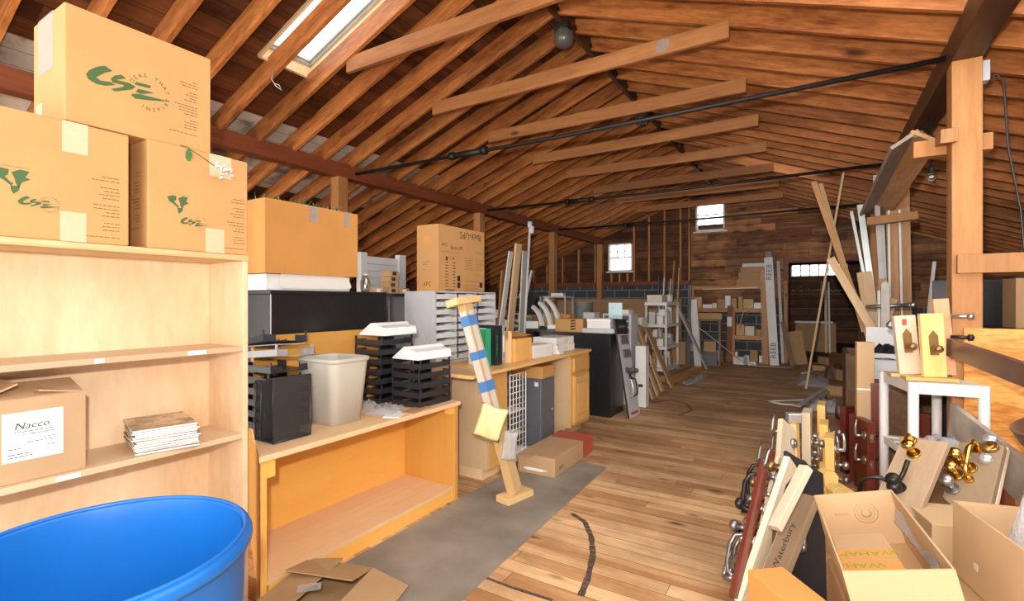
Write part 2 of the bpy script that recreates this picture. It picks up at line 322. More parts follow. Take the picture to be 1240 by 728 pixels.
# ceiling light fixtures on the ridge
M['lens'] = plain('smoky_lens', (.10, .095, .09), .12)
for (y, lab) in ((4.45, 'grey glass roof lamp on the ridge, nearest the skylight'), (7.0, 'small grey roof lamp on the ridge behind the nearest iron rod')):
    t = thing('ridge_lamp', lab, 'lamp', (RX, y, RZ - .24), group='lamps on the ridge')
    MB().box((-.075, -.075, -.05), (.075, .075, 0)).build('mounting_box', 'black_iron', t, bevel=.006)
    MB().lathe([(.085, -.05), (.10, -.09), (.105, -.15), (.075, -.20), (.02, -.215)], 8).build('lamp_lens', 'lens', t)
# skylights
M['clean_trim'] = wood('fresh_pine_trim', (.62, .40, .20), (.82, .62, .38), 'X', 6, 8, .5, .1)
M['alu'] = plain('grey_aluminium', (.50, .55, .55), .35, .4)
def skylight(name, box, label, curb='clean_trim'):
    x0, x1, y0, y1 = box; t = struct(bpy.data.objects.new(name, None), label, 'skylight'); C.objects.link(t)
    side = -1 if x0 < RX else 1; xa, xb = (x1, x0) if side < 0 else (x0, x1)
    t.location = (xa, (y0 + y1) / 2, roof_z(xa)); t.rotation_euler = (0, ang, PI if side < 0 else 0)
    L = abs(x1 - x0) / math.cos(ang); w = (y1 - y0) / 2
    MB().box((0, -w, -.03), (L, -w + .022, .16)).box((0, w - .022, -.03), (L, w, .16)).box((0, -w, -.03), (.022, w, .16)).box((L - .022, -w, -.03), (L, w, .16)).build('skylight_curb', curb, t)
    f = MB()
    for d, zz in ((.022, .11), (.045, .13)):
        f.box((d, -w + d, zz), (L - d, -w + d + .024, zz + .03)).box((d, w - d - .024, zz), (L - d, w - d, zz + .03)).box((d, -w + d, zz), (d + .024, w - d, zz + .03)).box((L - d - .03, -w + d, zz), (L - d, w - d, zz + .03))
    f.build('skylight_frame', 'alu', t)
    MB().box((.05, -w + .05, .145), (L - .05, w - .05, .15)).build('pane', 'glass', t)
skylight('window_3', SKY_L, 'bright skylight in the left slope above the cartons')
skylight('window_added', SKY_ADDED, 'wide added skylight, out of view in the right slope, lighting the near end of the attic')  # invented opening outside the view, added to bring daylight onto the near floor
skylight('window_4', SKY_R, 'glowing roof opening in the right slope', 'clean_trim')
# gable wall at the far end with two windows and a doorway
W1 = (-4.90, -4.22, 2.19, 2.95); W2 = (-2.60, -1.92, 3.12, 3.86); DR = (-.56, .78, 0, 2.27)
def wall_cols(name, mat, xs, zr, holes, y0=YB, y1=YB + .15):
    mb = MB(); xs = sorted({*xs, *[v for h in holes for v in h[:2] if xs[0] < v < xs[-1]]})
    for x0, x1 in zip(xs, xs[1:]):
        cut = sorted([h[2:] for h in holes if h[0] <= x0 and x1 <= h[1]]); z = zr[0]
        for a, b_ in cut:
            if a > z: mb.box((x0, y0, z), (x1, y1, min(a, zr[1])))
            z = max(z, min(b_, zr[1]))
        if z < zr[1]: mb.box((x0, y0, z), (x1, y1, zr[1]))
    return mb.build(name, mat)
HO = [W1, W2, DR]
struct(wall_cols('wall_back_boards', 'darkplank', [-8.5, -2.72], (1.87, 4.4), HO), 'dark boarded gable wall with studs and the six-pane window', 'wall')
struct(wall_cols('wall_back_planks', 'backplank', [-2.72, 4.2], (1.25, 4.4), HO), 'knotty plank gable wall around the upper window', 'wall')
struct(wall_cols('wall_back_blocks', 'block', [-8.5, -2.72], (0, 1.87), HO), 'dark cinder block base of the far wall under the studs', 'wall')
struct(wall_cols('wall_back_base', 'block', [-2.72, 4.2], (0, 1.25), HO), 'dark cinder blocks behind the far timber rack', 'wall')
struct(MB().box((-8.5, 12.86, 1.80), (-2.72, 13, 1.90)).build('trim_sill', 'redbeam'), 'wood sill on top of the cinder blocks', 'trim')
for i, x in enumerate([-7.7, -7.2, -6.75, -6.25, -5.75, -5.25, -4.15, -3.75, -3.35, -2.95, -2.74]):
    z1 = min(roof_z(x) - .02, 4.2)
    segs = [(1.9, z1)]
    o = MB()
    for a, b_ in segs: o.box((x - .022, 12.9, a), (x + .022, 13, b_))
    struct(o.build('wall_stud', 'stud'), 'bare upright stud on the dark boarded gable wall', 'stud', 'studs of the gable wall')
o = MB()
for x in (-4.78, -4.55, -4.33): o.box((x - .022, 12.9, 1.9), (x + .022, 13, 2.12))
struct(o.build('trim_cripples', 'stud'), 'short studs under the six-pane window', 'trim')
struct(MB().box((-8.3, 12.93, 2.16), (-5.3, 13, 2.24)).build('trim_block', 'darkbeam'), 'dark horizontal blocking between the studs', 'trim')
def sash(name, box, label, bars):
    x0, x1, z0, z1 = box; t = bpy.data.objects.new(name, None); t.location = ((x0 + x1) / 2, YB, z0); C.objects.link(t); struct(t, label, 'window')
    w, h = (x1 - x0) / 2, z1 - z0
    MB().box((-w, -.02, 0), (-w + .04, .12, h)).box((w - .04, -.02, 0), (w, .12, h)).box((-w, -.02, 0), (w, .12, .04)).box((-w, -.02, h - .04), (w, .12, h)).build('window_frame', 'white_paint', t)
    b = MB()
    for (a0, c0, a1, c1) in bars: b.box((-w + .04 + a0 * (2 * w - .08), .05, .04 + c0 * (h - .08)), (-w + .04 + a1 * (2 * w - .08), .08, .04 + c1 * (h - .08)))
    b.build('glazing_bars', 'black_iron' if 'upper' in label else 'alu', t)
    MB().box((-w + .03, .062, .03), (w - .03, .068, h - .03)).build('pane', 'glass', t)
    MB().box((-w - .05, -.05, -.035), (w + .05, .02, 0)).build('window_sill', 'white_paint', t)
sash('window_1', W1, 'six-pane sash window low in the far gable wall', [(0, .47, 1, .52), (.31, .52, .34, 1), (.65, .52, .68, 1), (0, .74, 1, .77)])
sash('window_2', W2, 'small white upper window below the ridge in the gable wall', [(0, .44, 1, .47), (0, .55, 1, .58), (0, .11, 1, .135)])
t = struct(bpy.data.objects.new('door_1', None), 'open doorway with a dark wooden frame in the far wall', 'doorway'); C.objects.link(t); t.location = (.11, YB, 0)
MB().box((-.78, -.04, 0), (-.67, .17, 2.27)).box((.67, -.04, 0), (.78, .17, 2.27)).box((-.78, -.04, 2.27), (.78, .17, 2.38)).build('door_frame', 'redbeam', t, bevel=.008)
# side walls
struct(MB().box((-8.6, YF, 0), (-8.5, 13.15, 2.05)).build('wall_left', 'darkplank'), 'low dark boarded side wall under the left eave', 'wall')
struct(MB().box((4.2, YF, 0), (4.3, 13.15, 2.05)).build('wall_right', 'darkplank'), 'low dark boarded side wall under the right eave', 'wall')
# the room beyond the doorway
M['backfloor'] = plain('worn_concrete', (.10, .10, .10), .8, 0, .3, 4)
FW = (-.75, .82, 2.22, 2.62)
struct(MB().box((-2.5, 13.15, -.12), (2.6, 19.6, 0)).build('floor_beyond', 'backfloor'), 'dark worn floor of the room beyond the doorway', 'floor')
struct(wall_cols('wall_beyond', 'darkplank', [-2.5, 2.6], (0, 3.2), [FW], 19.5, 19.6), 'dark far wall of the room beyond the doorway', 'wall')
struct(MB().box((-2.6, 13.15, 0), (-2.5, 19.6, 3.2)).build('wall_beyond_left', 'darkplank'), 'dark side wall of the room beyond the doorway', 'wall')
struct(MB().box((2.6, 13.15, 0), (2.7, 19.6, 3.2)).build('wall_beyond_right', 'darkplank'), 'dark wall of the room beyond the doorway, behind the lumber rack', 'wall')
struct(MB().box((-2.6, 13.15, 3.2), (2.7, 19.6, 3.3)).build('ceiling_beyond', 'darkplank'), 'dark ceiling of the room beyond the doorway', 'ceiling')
t = struct(bpy.data.objects.new('window_5', None), 'bright strip window seen through the far doorway', 'window'); C.objects.link(t); t.location = ((FW[0] + FW[1]) / 2, 19.5, FW[2])
b = MB(); w = (FW[1] - FW[0]) / 2
for i in range(7): x = -w + i * 2 * w / 6; b.box((x - .02, -.01, 0), (x + .02, .06, .40))
for z in (0, .19, .38): b.box((-w, -.01, z), (w, .06, z + .025))
b.build('window_frame', 'alu', t); MB().box((-w, .03, 0), (w, .035, .4)).build('pane', 'glass', t)
# ------------------------------------------------------------------ left side: bookcase, cartons, barrel, low display table
M['maple'] = wood('birch_ply', (.54, .34, .18), (.76, .59, .41), 'Z', 2.6, 3, .45, .35, .7, .35)
M['maple_h'] = wood('birch_ply_shelf', (.58, .39, .23), (.70, .52, .34), 'Y', 2.5, 5, .45, 0, .8, .35)
M['ply_edge'] = wood('ply_edge', (.66, .42, .18), (.88, .68, .40), 'Y', 12, 12, .5)
M['honey'] = wood('honey_wood', (.72, .34, .065), (.86, .47, .12), 'Y', 2.2, 6, .38, 0, .7, .4)
M['honey_z'] = wood('honey_wood_upright', (.72, .34, .065), (.86, .47, .12), 'Z', 2.2, 6, .38, 0, .7, .4)
M['table_top'] = wood('worn_table_top', (.60, .36, .18), (.76, .52, .31), 'Y', 2.5, 5, .55, 0, .8)
M['kraft'] = plain('kraft_cardboard', (.55, .30, .12), .7, 0, .05, 5, .25)
M['kraft_pale'] = plain('pale_cardboard', (.60, .40, .225), .75, 0, .05, 5, .2)
M['kraft_dull'] = plain('dull_cardboard', (.50, .32, .18), .8, 0, .06, 5, .2)
M['kraft_brown'] = plain('brown_cardboard', (.44, .27, .14), .8, 0, .08, 5, .2)
M['kraft_orange'] = plain('orange_cardboard', (.62, .30, .085), .65, 0, .05, 4, .25)
M['kraft_in'] = plain('cardboard_inside', (.58, .38, .20), .8, 0, .05, 6, .15)
M['tape_tan'] = plain('paper_tape', (.63, .47, .30), .45, 0, .04, 20)
M['tape_clear'] = film('clear_tape', (.8, .8, .78), .35, .1)
M['print_green'] = plain('green_print', (.055, .115, .035), .7, 0, .05)
M['print_olive'] = plain('olive_print', (.20, .15, .05), .7, 0, .05)
M['ink'] = plain('black_print', (.03, .028, .026), .6)
M['ink_brown'] = plain('brown_print', (.22, .12, .05), .7)
M['paper'] = plain('white_paper', (.84, .84, .82), .6, 0, .02)
M['blue_plastic'] = plain('blue_drum_plastic', (.010, .155, .56), .36, 0, .08, 3, .45)
M['black_plastic'] = plain('black_plastic', (.026, .026, .032), .35)
M['smoke_plastic'] = plain('smoky_plastic', (.075, .07, .08), .3)
M['grey_plastic'] = plain('grey_plastic', (.34, .34, .37), .35)
M['beige_plastic'] = plain('beige_plastic', (.53, .50, .44), .42, 0, .02)
M['white_plastic'] = plain('white_plastic', (.80, .79, .77), .4, 0, .02)
M['black_lam'] = plain('black_laminate', (.016, .015, .018), .3, 0, .2, 30, .5)
M['grey_metal'] = plain('grey_enamel', (.56, .57, .60), .4, .0, .03)
M['slot_white'] = plain('white_slot', (.70, .71, .71), .45, 0, .04)

def text_into(mb, body, size, mat4, mi=0, align='CENTER', sx=1.0, space=1.0):
    cu = bpy.data.curves.new('t', 'FONT'); cu.body = body; cu.size = size; cu.align_x = align; cu.align_y = 'CENTER'; cu.resolution_u = 2; cu.space_character = space
    o = bpy.data.objects.new('t', cu); C.objects.link(o); bpy.context.view_layer.update()
    me = bpy.data.meshes.new_from_object(o.evaluated_get(bpy.context.evaluated_depsgraph_get()))
    mb.add([(v.co.x * sx, v.co.y, 0) for v in me.vertices], [list(p.vertices) for p in me.polygons], mi, False, mat4)
    bpy.data.objects.remove(o); bpy.data.curves.remove(cu); bpy.data.meshes.remove(me); return mb
def face(origin, u, v):
    """matrix of a flat face: x runs along u, y along v"""
    u, v = Vector(u), Vector(v); n = u.cross(v); m = Matrix((u, v, n)).transposed().to_4x4(); m.translation = origin; return m
FX = ((0, 1, 0), (0, 0, 1))        # a face that looks toward +x
FY = ((1, 0, 0), (0, 0, 1))        # a face that looks toward -y
def tr(x, y, a=0): return Matrix.Translation((x, y, .0006)) @ Matrix.Rotation(a, 4, 'Z')
def bars(mb, m, x1, y0, widths, pitch, h, mi=0, right=True):
    for i, w in enumerate(widths):
        if w <= 0: continue
        y = y0 - i * pitch; a, b_ = (x1 - w, x1) if right else (x1, x1 + w)
        # a line of fine print, broken into words
        q = a
        while q < b_ - 1e-4:
            e = min(b_, q + .006 + .012 * ((i * 37 + int(q * 9000)) % 10) / 10); mb.add([(q, y, .0006), (e, y, .0006), (e, y + h, .0006), (q, y + h, .0006)], [(0, 1, 2, 3)], mi, False, m); q = e + .003
    return mb
CSE_C = [(300, 372), (335, 388), (300, 410), (262, 450), (282, 460), (325, 450), (347, 460), (300, 481), (262, 485), (228, 472), (218, 448), (235, 420), (265, 392)]
CSE_S = [(375, 392), (397, 404), (350, 430), (405, 424), (441, 434), (425, 456), (345, 495), (326, 488), (380, 458), (388, 446), (335, 450), (325, 432), (345, 408)]
CSE_E = [[(445, 405), (518, 400), (512, 418), (435, 424)], [(455, 440), (537, 436), (470, 465), (442, 463)], [(425, 480), (458, 468), (612, 460), (500, 490), (440, 502), (420, 490)]]
def poly(mb, pts, m, mi=0): mb.add([(x, y, .0007) for x, y in pts], [list(range(len(pts)))], mi, False, m)
def swoosh_logo(mb, m, s, mi=0, ring=True):
    """three brushed letters with a ring of words; 400 drawing units wide at s = 1"""
    f = lambda p: ((p[0] - 415) * s, (445 - p[1]) * s)
    for pts in [CSE_C, CSE_S, *CSE_E]: poly(mb, [f(p) for p in pts], m, mi)
    if ring:
        cx, cy, r = (512 - 415) * s, (445 - 445) * s, 94 * s
        for w, a0, da, flip in (('IDEAS THAT', 172, -17.0, False), ('INSPIRE', 248, 17.5, True)):
            for i, ch in enumerate(w):
                if ch == ' ': continue
                a = R(a0 + da * i); rot = a - PI / 2 if not flip else a + PI / 2
                text_into(mb, ch, 30 * s, m @ Matrix.Translation((cx + r * math.cos(a), cy + r * math.sin(a), .0007)) @ Matrix.Rotation(rot, 4, 'Z'), mi)
def map_print(mb, m, s, x, y, mi=0):
    f = lambda L: [(x + a * s, y + b * s) for a, b in L]
    poly(mb, f([(-.5, .75), (-.1, .95), (.25, .9), (.2, .55), (.05, .45), (.3, .15), (.45, .05), (.35, -.1), (.0, .2), (-.35, .4)]), m, mi)
    poly(mb, f([(.35, .75), (.75, 1.0), (1.2, .95), (1.0, .55), (1.25, .45), (.85, .2), (.7, -.15), (.55, .1), (.5, .4)]), m, mi)
    poly(mb, f([(-.35, 1.1), (1.3, 1.12), (1.3, 1.14), (-.35, 1.12)]), m, mi)
    poly(mb, f([(.3, -.1), (.75, -.05), (.7, -.35), (.45, -.6), (.35, -.4)]), m, mi)
def carton_body(mb, sx, sy, sz):
    return mb.box((-sx / 2, -sy / 2, 0), (sx / 2, sy / 2, sz))
def carton(name, label, loc, size, mat='kraft', rot=0, group=None, cat='cardboard box', bevel=.004):
    t = thing(name, label, cat, loc, rot, group); sx, sy, sz = size
    carton_body(MB(), sx, sy, sz).build('carton_body', mat, t, bevel=bevel)
    MB().box((-sx / 2 + .002, -.003, sz), (sx / 2 - .002, .003, sz + .0008)).build('flap_seam', 'kraft_brown', t)
    return t
def open_carton(name, label, loc, size, mat='kraft', rot=0, group=None, flaps=(), cat='cardboard box', wall=.006):
    """flaps: list of (side, length, angle from straight up, outward positive)"""
    t = thing(name, label, cat, loc, rot, group); sx, sy, sz = size; w = wall; b_ = MB()
    b_.box((-sx / 2, -sy / 2, 0), (sx / 2, sy / 2, w)); b_.box((-sx / 2, -sy / 2, w), (-sx / 2 + w, sy / 2, sz)); b_.box((sx / 2 - w, -sy / 2, w), (sx / 2, sy / 2, sz))
    b_.box((-sx / 2 + w, -sy / 2, w), (sx / 2 - w, -sy / 2 + w, sz)); b_.box((-sx / 2 + w, sy / 2 - w, w), (sx / 2 - w, sy / 2, sz)); b_.build('carton_body', mat, t)
    for side, L, a in flaps:
        m = MB(); wd = (sy if side in '+x-x' else sx) / 2 - .004; m.box((-wd, -w / 2, 0), (wd, w / 2, L))
        pos = {'+x': (sx / 2 - w / 2, 0, sz), '-x': (-sx / 2 + w / 2, 0, sz), '+y': (0, sy / 2 - w / 2, sz), '-y': (0, -sy / 2 + w / 2, sz)}[side]
        yaw = {'+x': -PI / 2, '-x': PI / 2, '+y': 0, '-y': PI}[side]
        o = m.build('flap', mat, t, pos); o.rotation_euler = (Matrix.Rotation(yaw, 3, 'Z') @ Matrix.Rotation(-R(a), 3, 'X')).to_euler()
    return t

# bookcase
B0, B1 = -.30, 1.262
t = thing('bookcase', 'pale plywood bookcase with open shelves, carrying the printed cartons', 'bookcase', (-2.31, (B0 + B1) / 2, 0))
hw = (B1 - B0) / 2; D = .15
MB().box((-D, -hw, 0), (-D + .012, hw, 1.585)).build('back_panel', 'maple', t)
for s in (-1, 1): MB().box((-D + .012, s * hw - (.022 if s > 0 else 0), 0), (D, s * hw + (.022 if s < 0 else 0), 1.575)).build('side_panel', ['maple', 'ply_edge'][0], t, bevel=.002)
MB().box((-D, -hw, 1.575), (D + .006, hw, 1.60)).build('top_panel', 'ply_edge', t, bevel=.003)
for z in (1.197, .812, .425, .06):
    s = MB().box((-D + .012, -hw + .022, z - .022), (D - .003, hw - .022, z)).build('shelf', 'maple_h', t, bevel=.002)
    tabs = {1.197: ((-.66, .11), (-.32, .07), (.45, .22)), .812: ((.17, .06),)}.get(z, ())
    for y, w in (((-.10, .05), (.245, .03), (.57, .07)) if z > 1 else ((.16, .065),) if z > .7 else ()):
        MB().box((D - .003, y - w / 2, z - .019), (D - .002, y + w / 2, z - .003)).build('label_strip', 'paper', s)['label'] = 'small white shelf label'
# three printed cartons on top
def tape(t, y0, z0, y1, z1, x, name='packing_tape', mat='tape_tan'):
    return MB().box((x, y0, z0), (x + .0008, y1, z1)).build(name, mat, t)
A = thing('printed_carton', 'cardboard carton with green map print, on the bookcase top, cut by the photo edge', 'cardboard box', (-2.33, .575, 1.60), 0, 'printed cartons on the bookcase')
carton_body(MB(), .36, .47, .405).build('carton_body', 'kraft', A, bevel=.005)
fm = face((.1802, 0, 0), *FX); g = MB(); swoosh_logo(g, fm @ tr(-.012, .115), .00026, 0); map_print(g, fm, .05, -.095, .165); g.build('green_logo', 'print_green', A)
bars(MB(), fm, .205, .235, [.05, .08, .0, .055, .045, .06, .05, .0, .075, .075, .04, .05, .0, .045, .05, .05, 0, .105], .0125, .0035).build('fine_print_lettering', 'print_olive', A)
tape(A, .045, .30, .115, .405, .1803); tape(A, .04, 0, .11, .10, .1803)
Bx = thing('printed_carton', 'cardboard carton with the white artificial flower hanging over it, above the bookcase end', 'cardboard box', (-2.33, 1.062, 1.60), 0, 'printed cartons on the bookcase')
carton_body(MB(), .36, .385, .412).build('carton_body', 'kraft', Bx, bevel=.005)
fm = face((.1802, 0, 0), *FX); g = MB(); swoosh_logo(g, fm @ tr(-.03, .115), .00026, 0); map_print(g, fm, .045, -.105, .17); g.build('green_logo', 'print_green', Bx)
bars(MB(), fm, .178, .235, [.05, .06, .0, .05, .04, .06, .05, .0, .075, .07, .04, .05, .0, .045, .05, .05, 0, .10], .0125, .0035).build('fine_print_lettering', 'print_olive', Bx)
bars(MB(), face((0, -.1927, 0), *FY), .12, .29, [.04, .03, .0, .05, .04, .05, .05, .0, .07, .06, .04, .05, .0, .04, .05, .04, 0, .08], .0125, .004).build('side_print_lettering', 'print_olive', Bx)
tape(Bx, .03, .32, .12, .412, .1803); tape(Bx, .015, 0, .09, .10, .1803)
Cx = thing('printed_carton', 'cardboard carton with large green lettering, stacked highest on the bookcase cartons', 'cardboard box', (-2.315, .868, 2.012), 0, 'printed cartons on the bookcase')
carton_body(MB(), .30, .475, .40).build('carton_body', 'kraft', Cx, bevel=.005)
fm = face((.1502, 0, 0), *FX); g = MB(); swoosh_logo(g, fm @ tr(-.05, .178), .00066, 0); g.build('green_logo', 'print_green', Cx)
bars(MB(), fm, .185, .272, [.02, .065, .06, .0, .03, .045, .03, .05, 0, .085, .07, .07, .05, .0, .03, .05, .05, .05, 0, .105], .0112, .0038).build('fine_print_lettering', 'print_olive', Cx)
MB().box((-.10, -.2384, .20), (.05, -.2376, .401)).build('packing_tape', 'tape_clear', Cx)
MB().box((-.12, -.2384, 0), (-.06, -.2376, .10)).build('packing_tape', 'tape_tan', Cx)
# artificial flower lying over the carton edge
M['leaf'] = plain('leaf_green', (.03, .12, .022), .5, 0, .2, 30); M['petal'] = plain('white_petal', (.84, .83, .81), .6, 0, .05); M['stem'] = plain('stem_green', (.10, .15, .03), .5)
fl = thing('artificial_flower', 'white artificial flower with a green leaf, hanging over the carton front', 'flower', (-2.147, 1.0, 2.013))
p0 = Vector((-2.147, 1.0, 2.013))
pp = [Vector(q) - p0 for q in ((-2.17, 0.987, 2.02), (-2.142, 1.001, 2.013), (-2.125, 1.045, 1.985), (-2.115, 1.105, 1.95))]
MB().tube(pp, .0022, 6).build('flower_stem', 'stem', fl)
c = pp[-1] + Vector((.008, .02, -.008)); rnd = random.Random(4); mb = MB()
for i in range(26):
    a, e = rnd.uniform(0, 2 * PI), rnd.uniform(.1, 1.0); d = Vector((rnd.uniform(-.2, .35), math.cos(a) * e * .042, math.sin(a) * e * .024)); d.x *= .05
    m = Matrix.Translation(c + d) @ Euler((rnd.uniform(-1, 1), rnd.uniform(-1, 1), rnd.uniform(0, 6))).to_matrix().to_4x4()
    mb.add([(0, 0, 0), (.012, .004, .004), (.020, .012, .001), (.014, .020, .005), (.004, .016, .002), (.010, .010, -.003)], [(0, 1, 5), (1, 2, 5), (2, 3, 5), (3, 4, 5), (4, 0, 5)], 0, True, m)
mb.build('blossom', 'petal', fl)
lf = [(0, 0), (.008, -.012), (.012, -.03), (.006, -.055), (-.006, -.058), (-.012, -.04), (-.010, -.018)]
MB().prism(lf, 0, .001, 0, face(pp[1] + Vector((.006, .006, 0)), (.25, .95, 0), (.25, -.1, .95))).build('leaf', 'leaf', fl, sub=0)
# carton with shipping label on the shelf
t = open_carton('kraft_carton', 'kraft carton with a white shipping label and loose top flaps, on the bookcase shelf', (-2.315, .553, .8135), (.25, .285, .268), 'kraft_dull', 0, None, [('-x', .135, -78), ('+x', .135, -74), ('-y', .12, -66), ('+y', .12, -80)])
fm = face((.1252, 0, 0), *FX); MB().box((.1252, -.068, .068), (.126, .082, .225)).build('shipping_label', 'paper', t)
g = MB(); fm = face((.1262, 0, 0), *FX); text_into(g, 'Nacco', .03, fm @ tr(.005, .180) @ Matrix(((1, .25, 0, 0), (0, 1, 0, 0), (0, 0, 1, 0), (0, 0, 0, 1))), 0, sx=1.1); bars(g, fm, .06, .160, [.10, .06, 0, .03, .07, 0, .02], .009, .0022); bars(g, fm, -.055, .108, [.03, 0, .05, .06], .009, .0025, 0, False); g.build('label_lettering', 'ink', t)
# magazines
rnd = random.Random(2); M['cover'] = wood('magazine_cover', (.17, .10, .06), (.62, .42, .24), 'Y', 14, 1.6, .25, 0, .3, .5); M['page'] = plain('page_edges', (.80, .80, .80), .6, 0, .1, 90)
mag = None
for i in range(11):
    z = .8135 + .0086 * i
    if mag is None:
        mag = thing('magazine', 'glossy magazine in the pile on the bookcase shelf', 'magazine', (0, 0, 0), 0, 'magazines piled on the bookcase shelf')
        MB().box((-.135, -.105, .0006), (.134, .104, .0078)).build('pages', 'page', mag, bevel=.001)
        MB().box((-.137, -.106, .0078), (.135, .105, .0084)).box((-.137, -.106, 0), (.135, .105, .0006)).box((-.138, -.106, 0), (-.137, .105, .0084)).build('cover', 'cover', mag)
        o = mag
    else: o = dup(mag)
    o.location = (-2.292 + rnd.uniform(-.006, .006), .975 + rnd.uniform(-.006, .006), z); o.rotation_euler = (0, 0, R(-14 + rnd.uniform(-2, 2)))
    if i == 10: o['label'] = 'topmost magazine, tan cover up, on the pile on the bookcase shelf'
    else: o['label'] = 'white-edged magazine inside the pile on the bookcase shelf, under the top one'
# blue open drum
t = thing('plastic_drum', 'big blue open plastic drum in front of the bookcase', 'drum', (-1.62, .537, 0))
prof = [(.30, 0), (.318, .02), (.325, .06), (.335, .3), (.340, .32), (.340, .36), (.335, .38), (.343, .55), (.347, .66), (.355, .70)]
inn = [(.338, .735), (.330, .70), (.325, .6), (.318, .3), (.30, .04), (.28, .02), (.001, .018)]
MB().lathe(prof + [(.357, .705)] , 64, caps=False).lathe([(.30, 0), (.001, 0)], 64, caps=False).lathe(inn, 64, caps=False).build('drum_body', 'blue_plastic', t)
MB().lathe([(.352, .700), (.362, .704), (.367, .715), (.366, .73), (.360, .740), (.352, .743), (.345, .741), (.340, .735), (.338, .72)], 64, caps=False).lathe([(.352, .742), (.352, .748), (.347, .750), (.343, .748), (.342, .742)], 64, caps=False).build('drum_rim', 'blue_plastic', t)
# flattened carton on the floor
t = open_carton('flattened_carton', 'crushed low cardboard carton with folded flaps, on the floor by the blue drum', (-1.965, 1.47, .012), (.36, .40, .075), 'kraft_brown', R(18), None, [('+x', .20, 108), ('-y', .17, 100), ('-x', .19, -82), ('+y', .19, -78)])
MB().box((-.05, -.03, .1135), (.05, .03, .1145)).build('packing_tape', 'tape_clear', t, (.02, -.08, 0), (0, 0, R(30)))

# low honey-coloured display table
t = thing('display_table', 'low honey-coloured open-front table holding trays and a wastebasket', 'table', (-2.16, 2.05, 0))
o = Vector((-2.16, 2.05))
top = [(-2.145, 1.305), (-2.145, 2.79), (-2.83, 2.79), (-2.83, 1.665)]
MB().prism([(x - o.x, y - o.y) for x, y in top], .662, .69).build('tabletop', 'table_top', t, bevel=.003)
MB().prism([(x - o.x, y - o.y) for x, y in [(-2.16, 1.32), (-2.16, 1.35), (-3.0, 1.787), (-3.0, 1.754)]], 0, .662).build('side_panel', 'honey_z', t)
MB().box((-2.64 - o.x, 2.745 - o.y, 0), (0, 2.775 - o.y, .662)).build('side_panel', 'honey_z', t)
MB().box((-2.66 - o.x, 1.58 - o.y, 0), (-2.64 - o.x, 2.775 - o.y, .662)).build('back_panel', 'honey', t)
MB().prism([(x - o.x, y - o.y) for x, y in [(-2.175, 1.36), (-2.175, 2.744), (-2.64, 2.744), (-2.64, 1.61)]], .075, .095).build('bottom_shelf', 'table_top', t)
MB().box((-2.195 - o.x, 1.37 - o.y, 0), (-2.175 - o.x, 2.744 - o.y, .075)).build('kick_board', 'honey', t)
MB().box((-2.215 - o.x, 1.352 - o.y, .58), (-2.16 - o.x, 1.392 - o.y, .66)).build('corner_block', 'honey_z', t)
MB().box((-2.215 - o.x, 2.70 - o.y, .61), (-2.16 - o.x, 2.744 - o.y, .66)).build('corner_block', 'honey_z', t)
MB().box((-2.83 - o.x, 1.67 - o.y, .69), (-2.80 - o.x, 2.66 - o.y, 1.19)).build('backsplash', 'honey', t, bevel=.002)
# wastebasket
def rrect(w, d, r, n=5):
    pts = []
    for cx, cy, a0 in ((w / 2 - r, d / 2 - r, 0), (-w / 2 + r, d / 2 - r, 90), (-w / 2 + r, -d / 2 + r, 180), (w / 2 - r, -d / 2 + r, 270)):
        pts += [(cx + r * math.cos(R(a0 + 90 * i / n)), cy + r * math.sin(R(a0 + 90 * i / n))) for i in range(n + 1)]
    return pts
def loft(mb, rings, mi=0, cap0=True, cap1=False):
    n = len(rings[0]); vs = [p for r in rings for p in r]
    mb.add(vs, [(i * n + j, i * n + (j + 1) % n, (i + 1) * n + (j + 1) % n, (i + 1) * n + j) for i in range(len(rings) - 1) for j in range(n)], mi, True)
    if cap0: mb.add(rings[0], [list(range(n))], mi)
    if cap1: mb.add(rings[-1], [list(range(n))], mi)
    return mb
def rr3(w, d, r, z): return [(x, y, z) for x, y in rrect(w, d, r)]
t = thing('wastebasket', 'beige plastic wastebasket on the honey-coloured table', 'wastebasket', (-2.44, 1.945, .6915), R(0))
loft(MB(), [rr3(.27, .22, .05, 0), rr3(.335, .275, .055, .36), rr3(.335, .275, .055, .365), rr3(.325, .265, .05, .365), rr3(.262, .212, .045, .006)], cap1=True).build('basket_body', 'beige_plastic', t)
loft(MB(), [rr3(.335, .275, .055, .352), rr3(.352, .292, .06, .356), rr3(.354, .294, .06, .372), rr3(.345, .285, .058, .378), rr3(.326, .266, .05, .374), rr3(.325, .265, .05, .355)], cap0=False).build('rolled_rim', 'beige_plastic', t)
# letter trays
def make_tray(mat, label, name='letter_tray', w=.25, d=.32, h=.062, slots=True):
    t = thing(name, label, 'letter tray', (0, 0, 0), 0)
    b_ = MB().box((-w / 2, -d / 2, 0), (w / 2, d / 2, .004))
    b_.box((-w / 2, -d / 2, .004), (-w / 2 + .004, d / 2, h * .6)).box((w / 2 - .004, d / 2 - .1, .004), (w / 2, d / 2, h * .6)).box((w / 2 - .004, -d / 2, .004), (w / 2, -d / 2 + .1, h * .6)).box((-w / 2, d / 2 - .004, .004), (w / 2, d / 2, h * .6))
    b_.box((-w / 2, -d / 2, .004), (-w / 2 + .07, -d / 2 + .004, h * .6)).box((w / 2 - .07, -d / 2, .004), (w / 2, -d / 2 + .004, h * .6))
    b_.build('tray_body', mat, t, bevel=.0015)
    for sx in (-1, 1):
        for sy in (-1, 1): MB().box((sx * (w / 2 - .004) - .004, sy * (d / 2 - .006) - .006, h * .55), (sx * (w / 2 - .004) + .004, sy * (d / 2 - .006) + .006, h)).build('riser', mat, t)
    return t
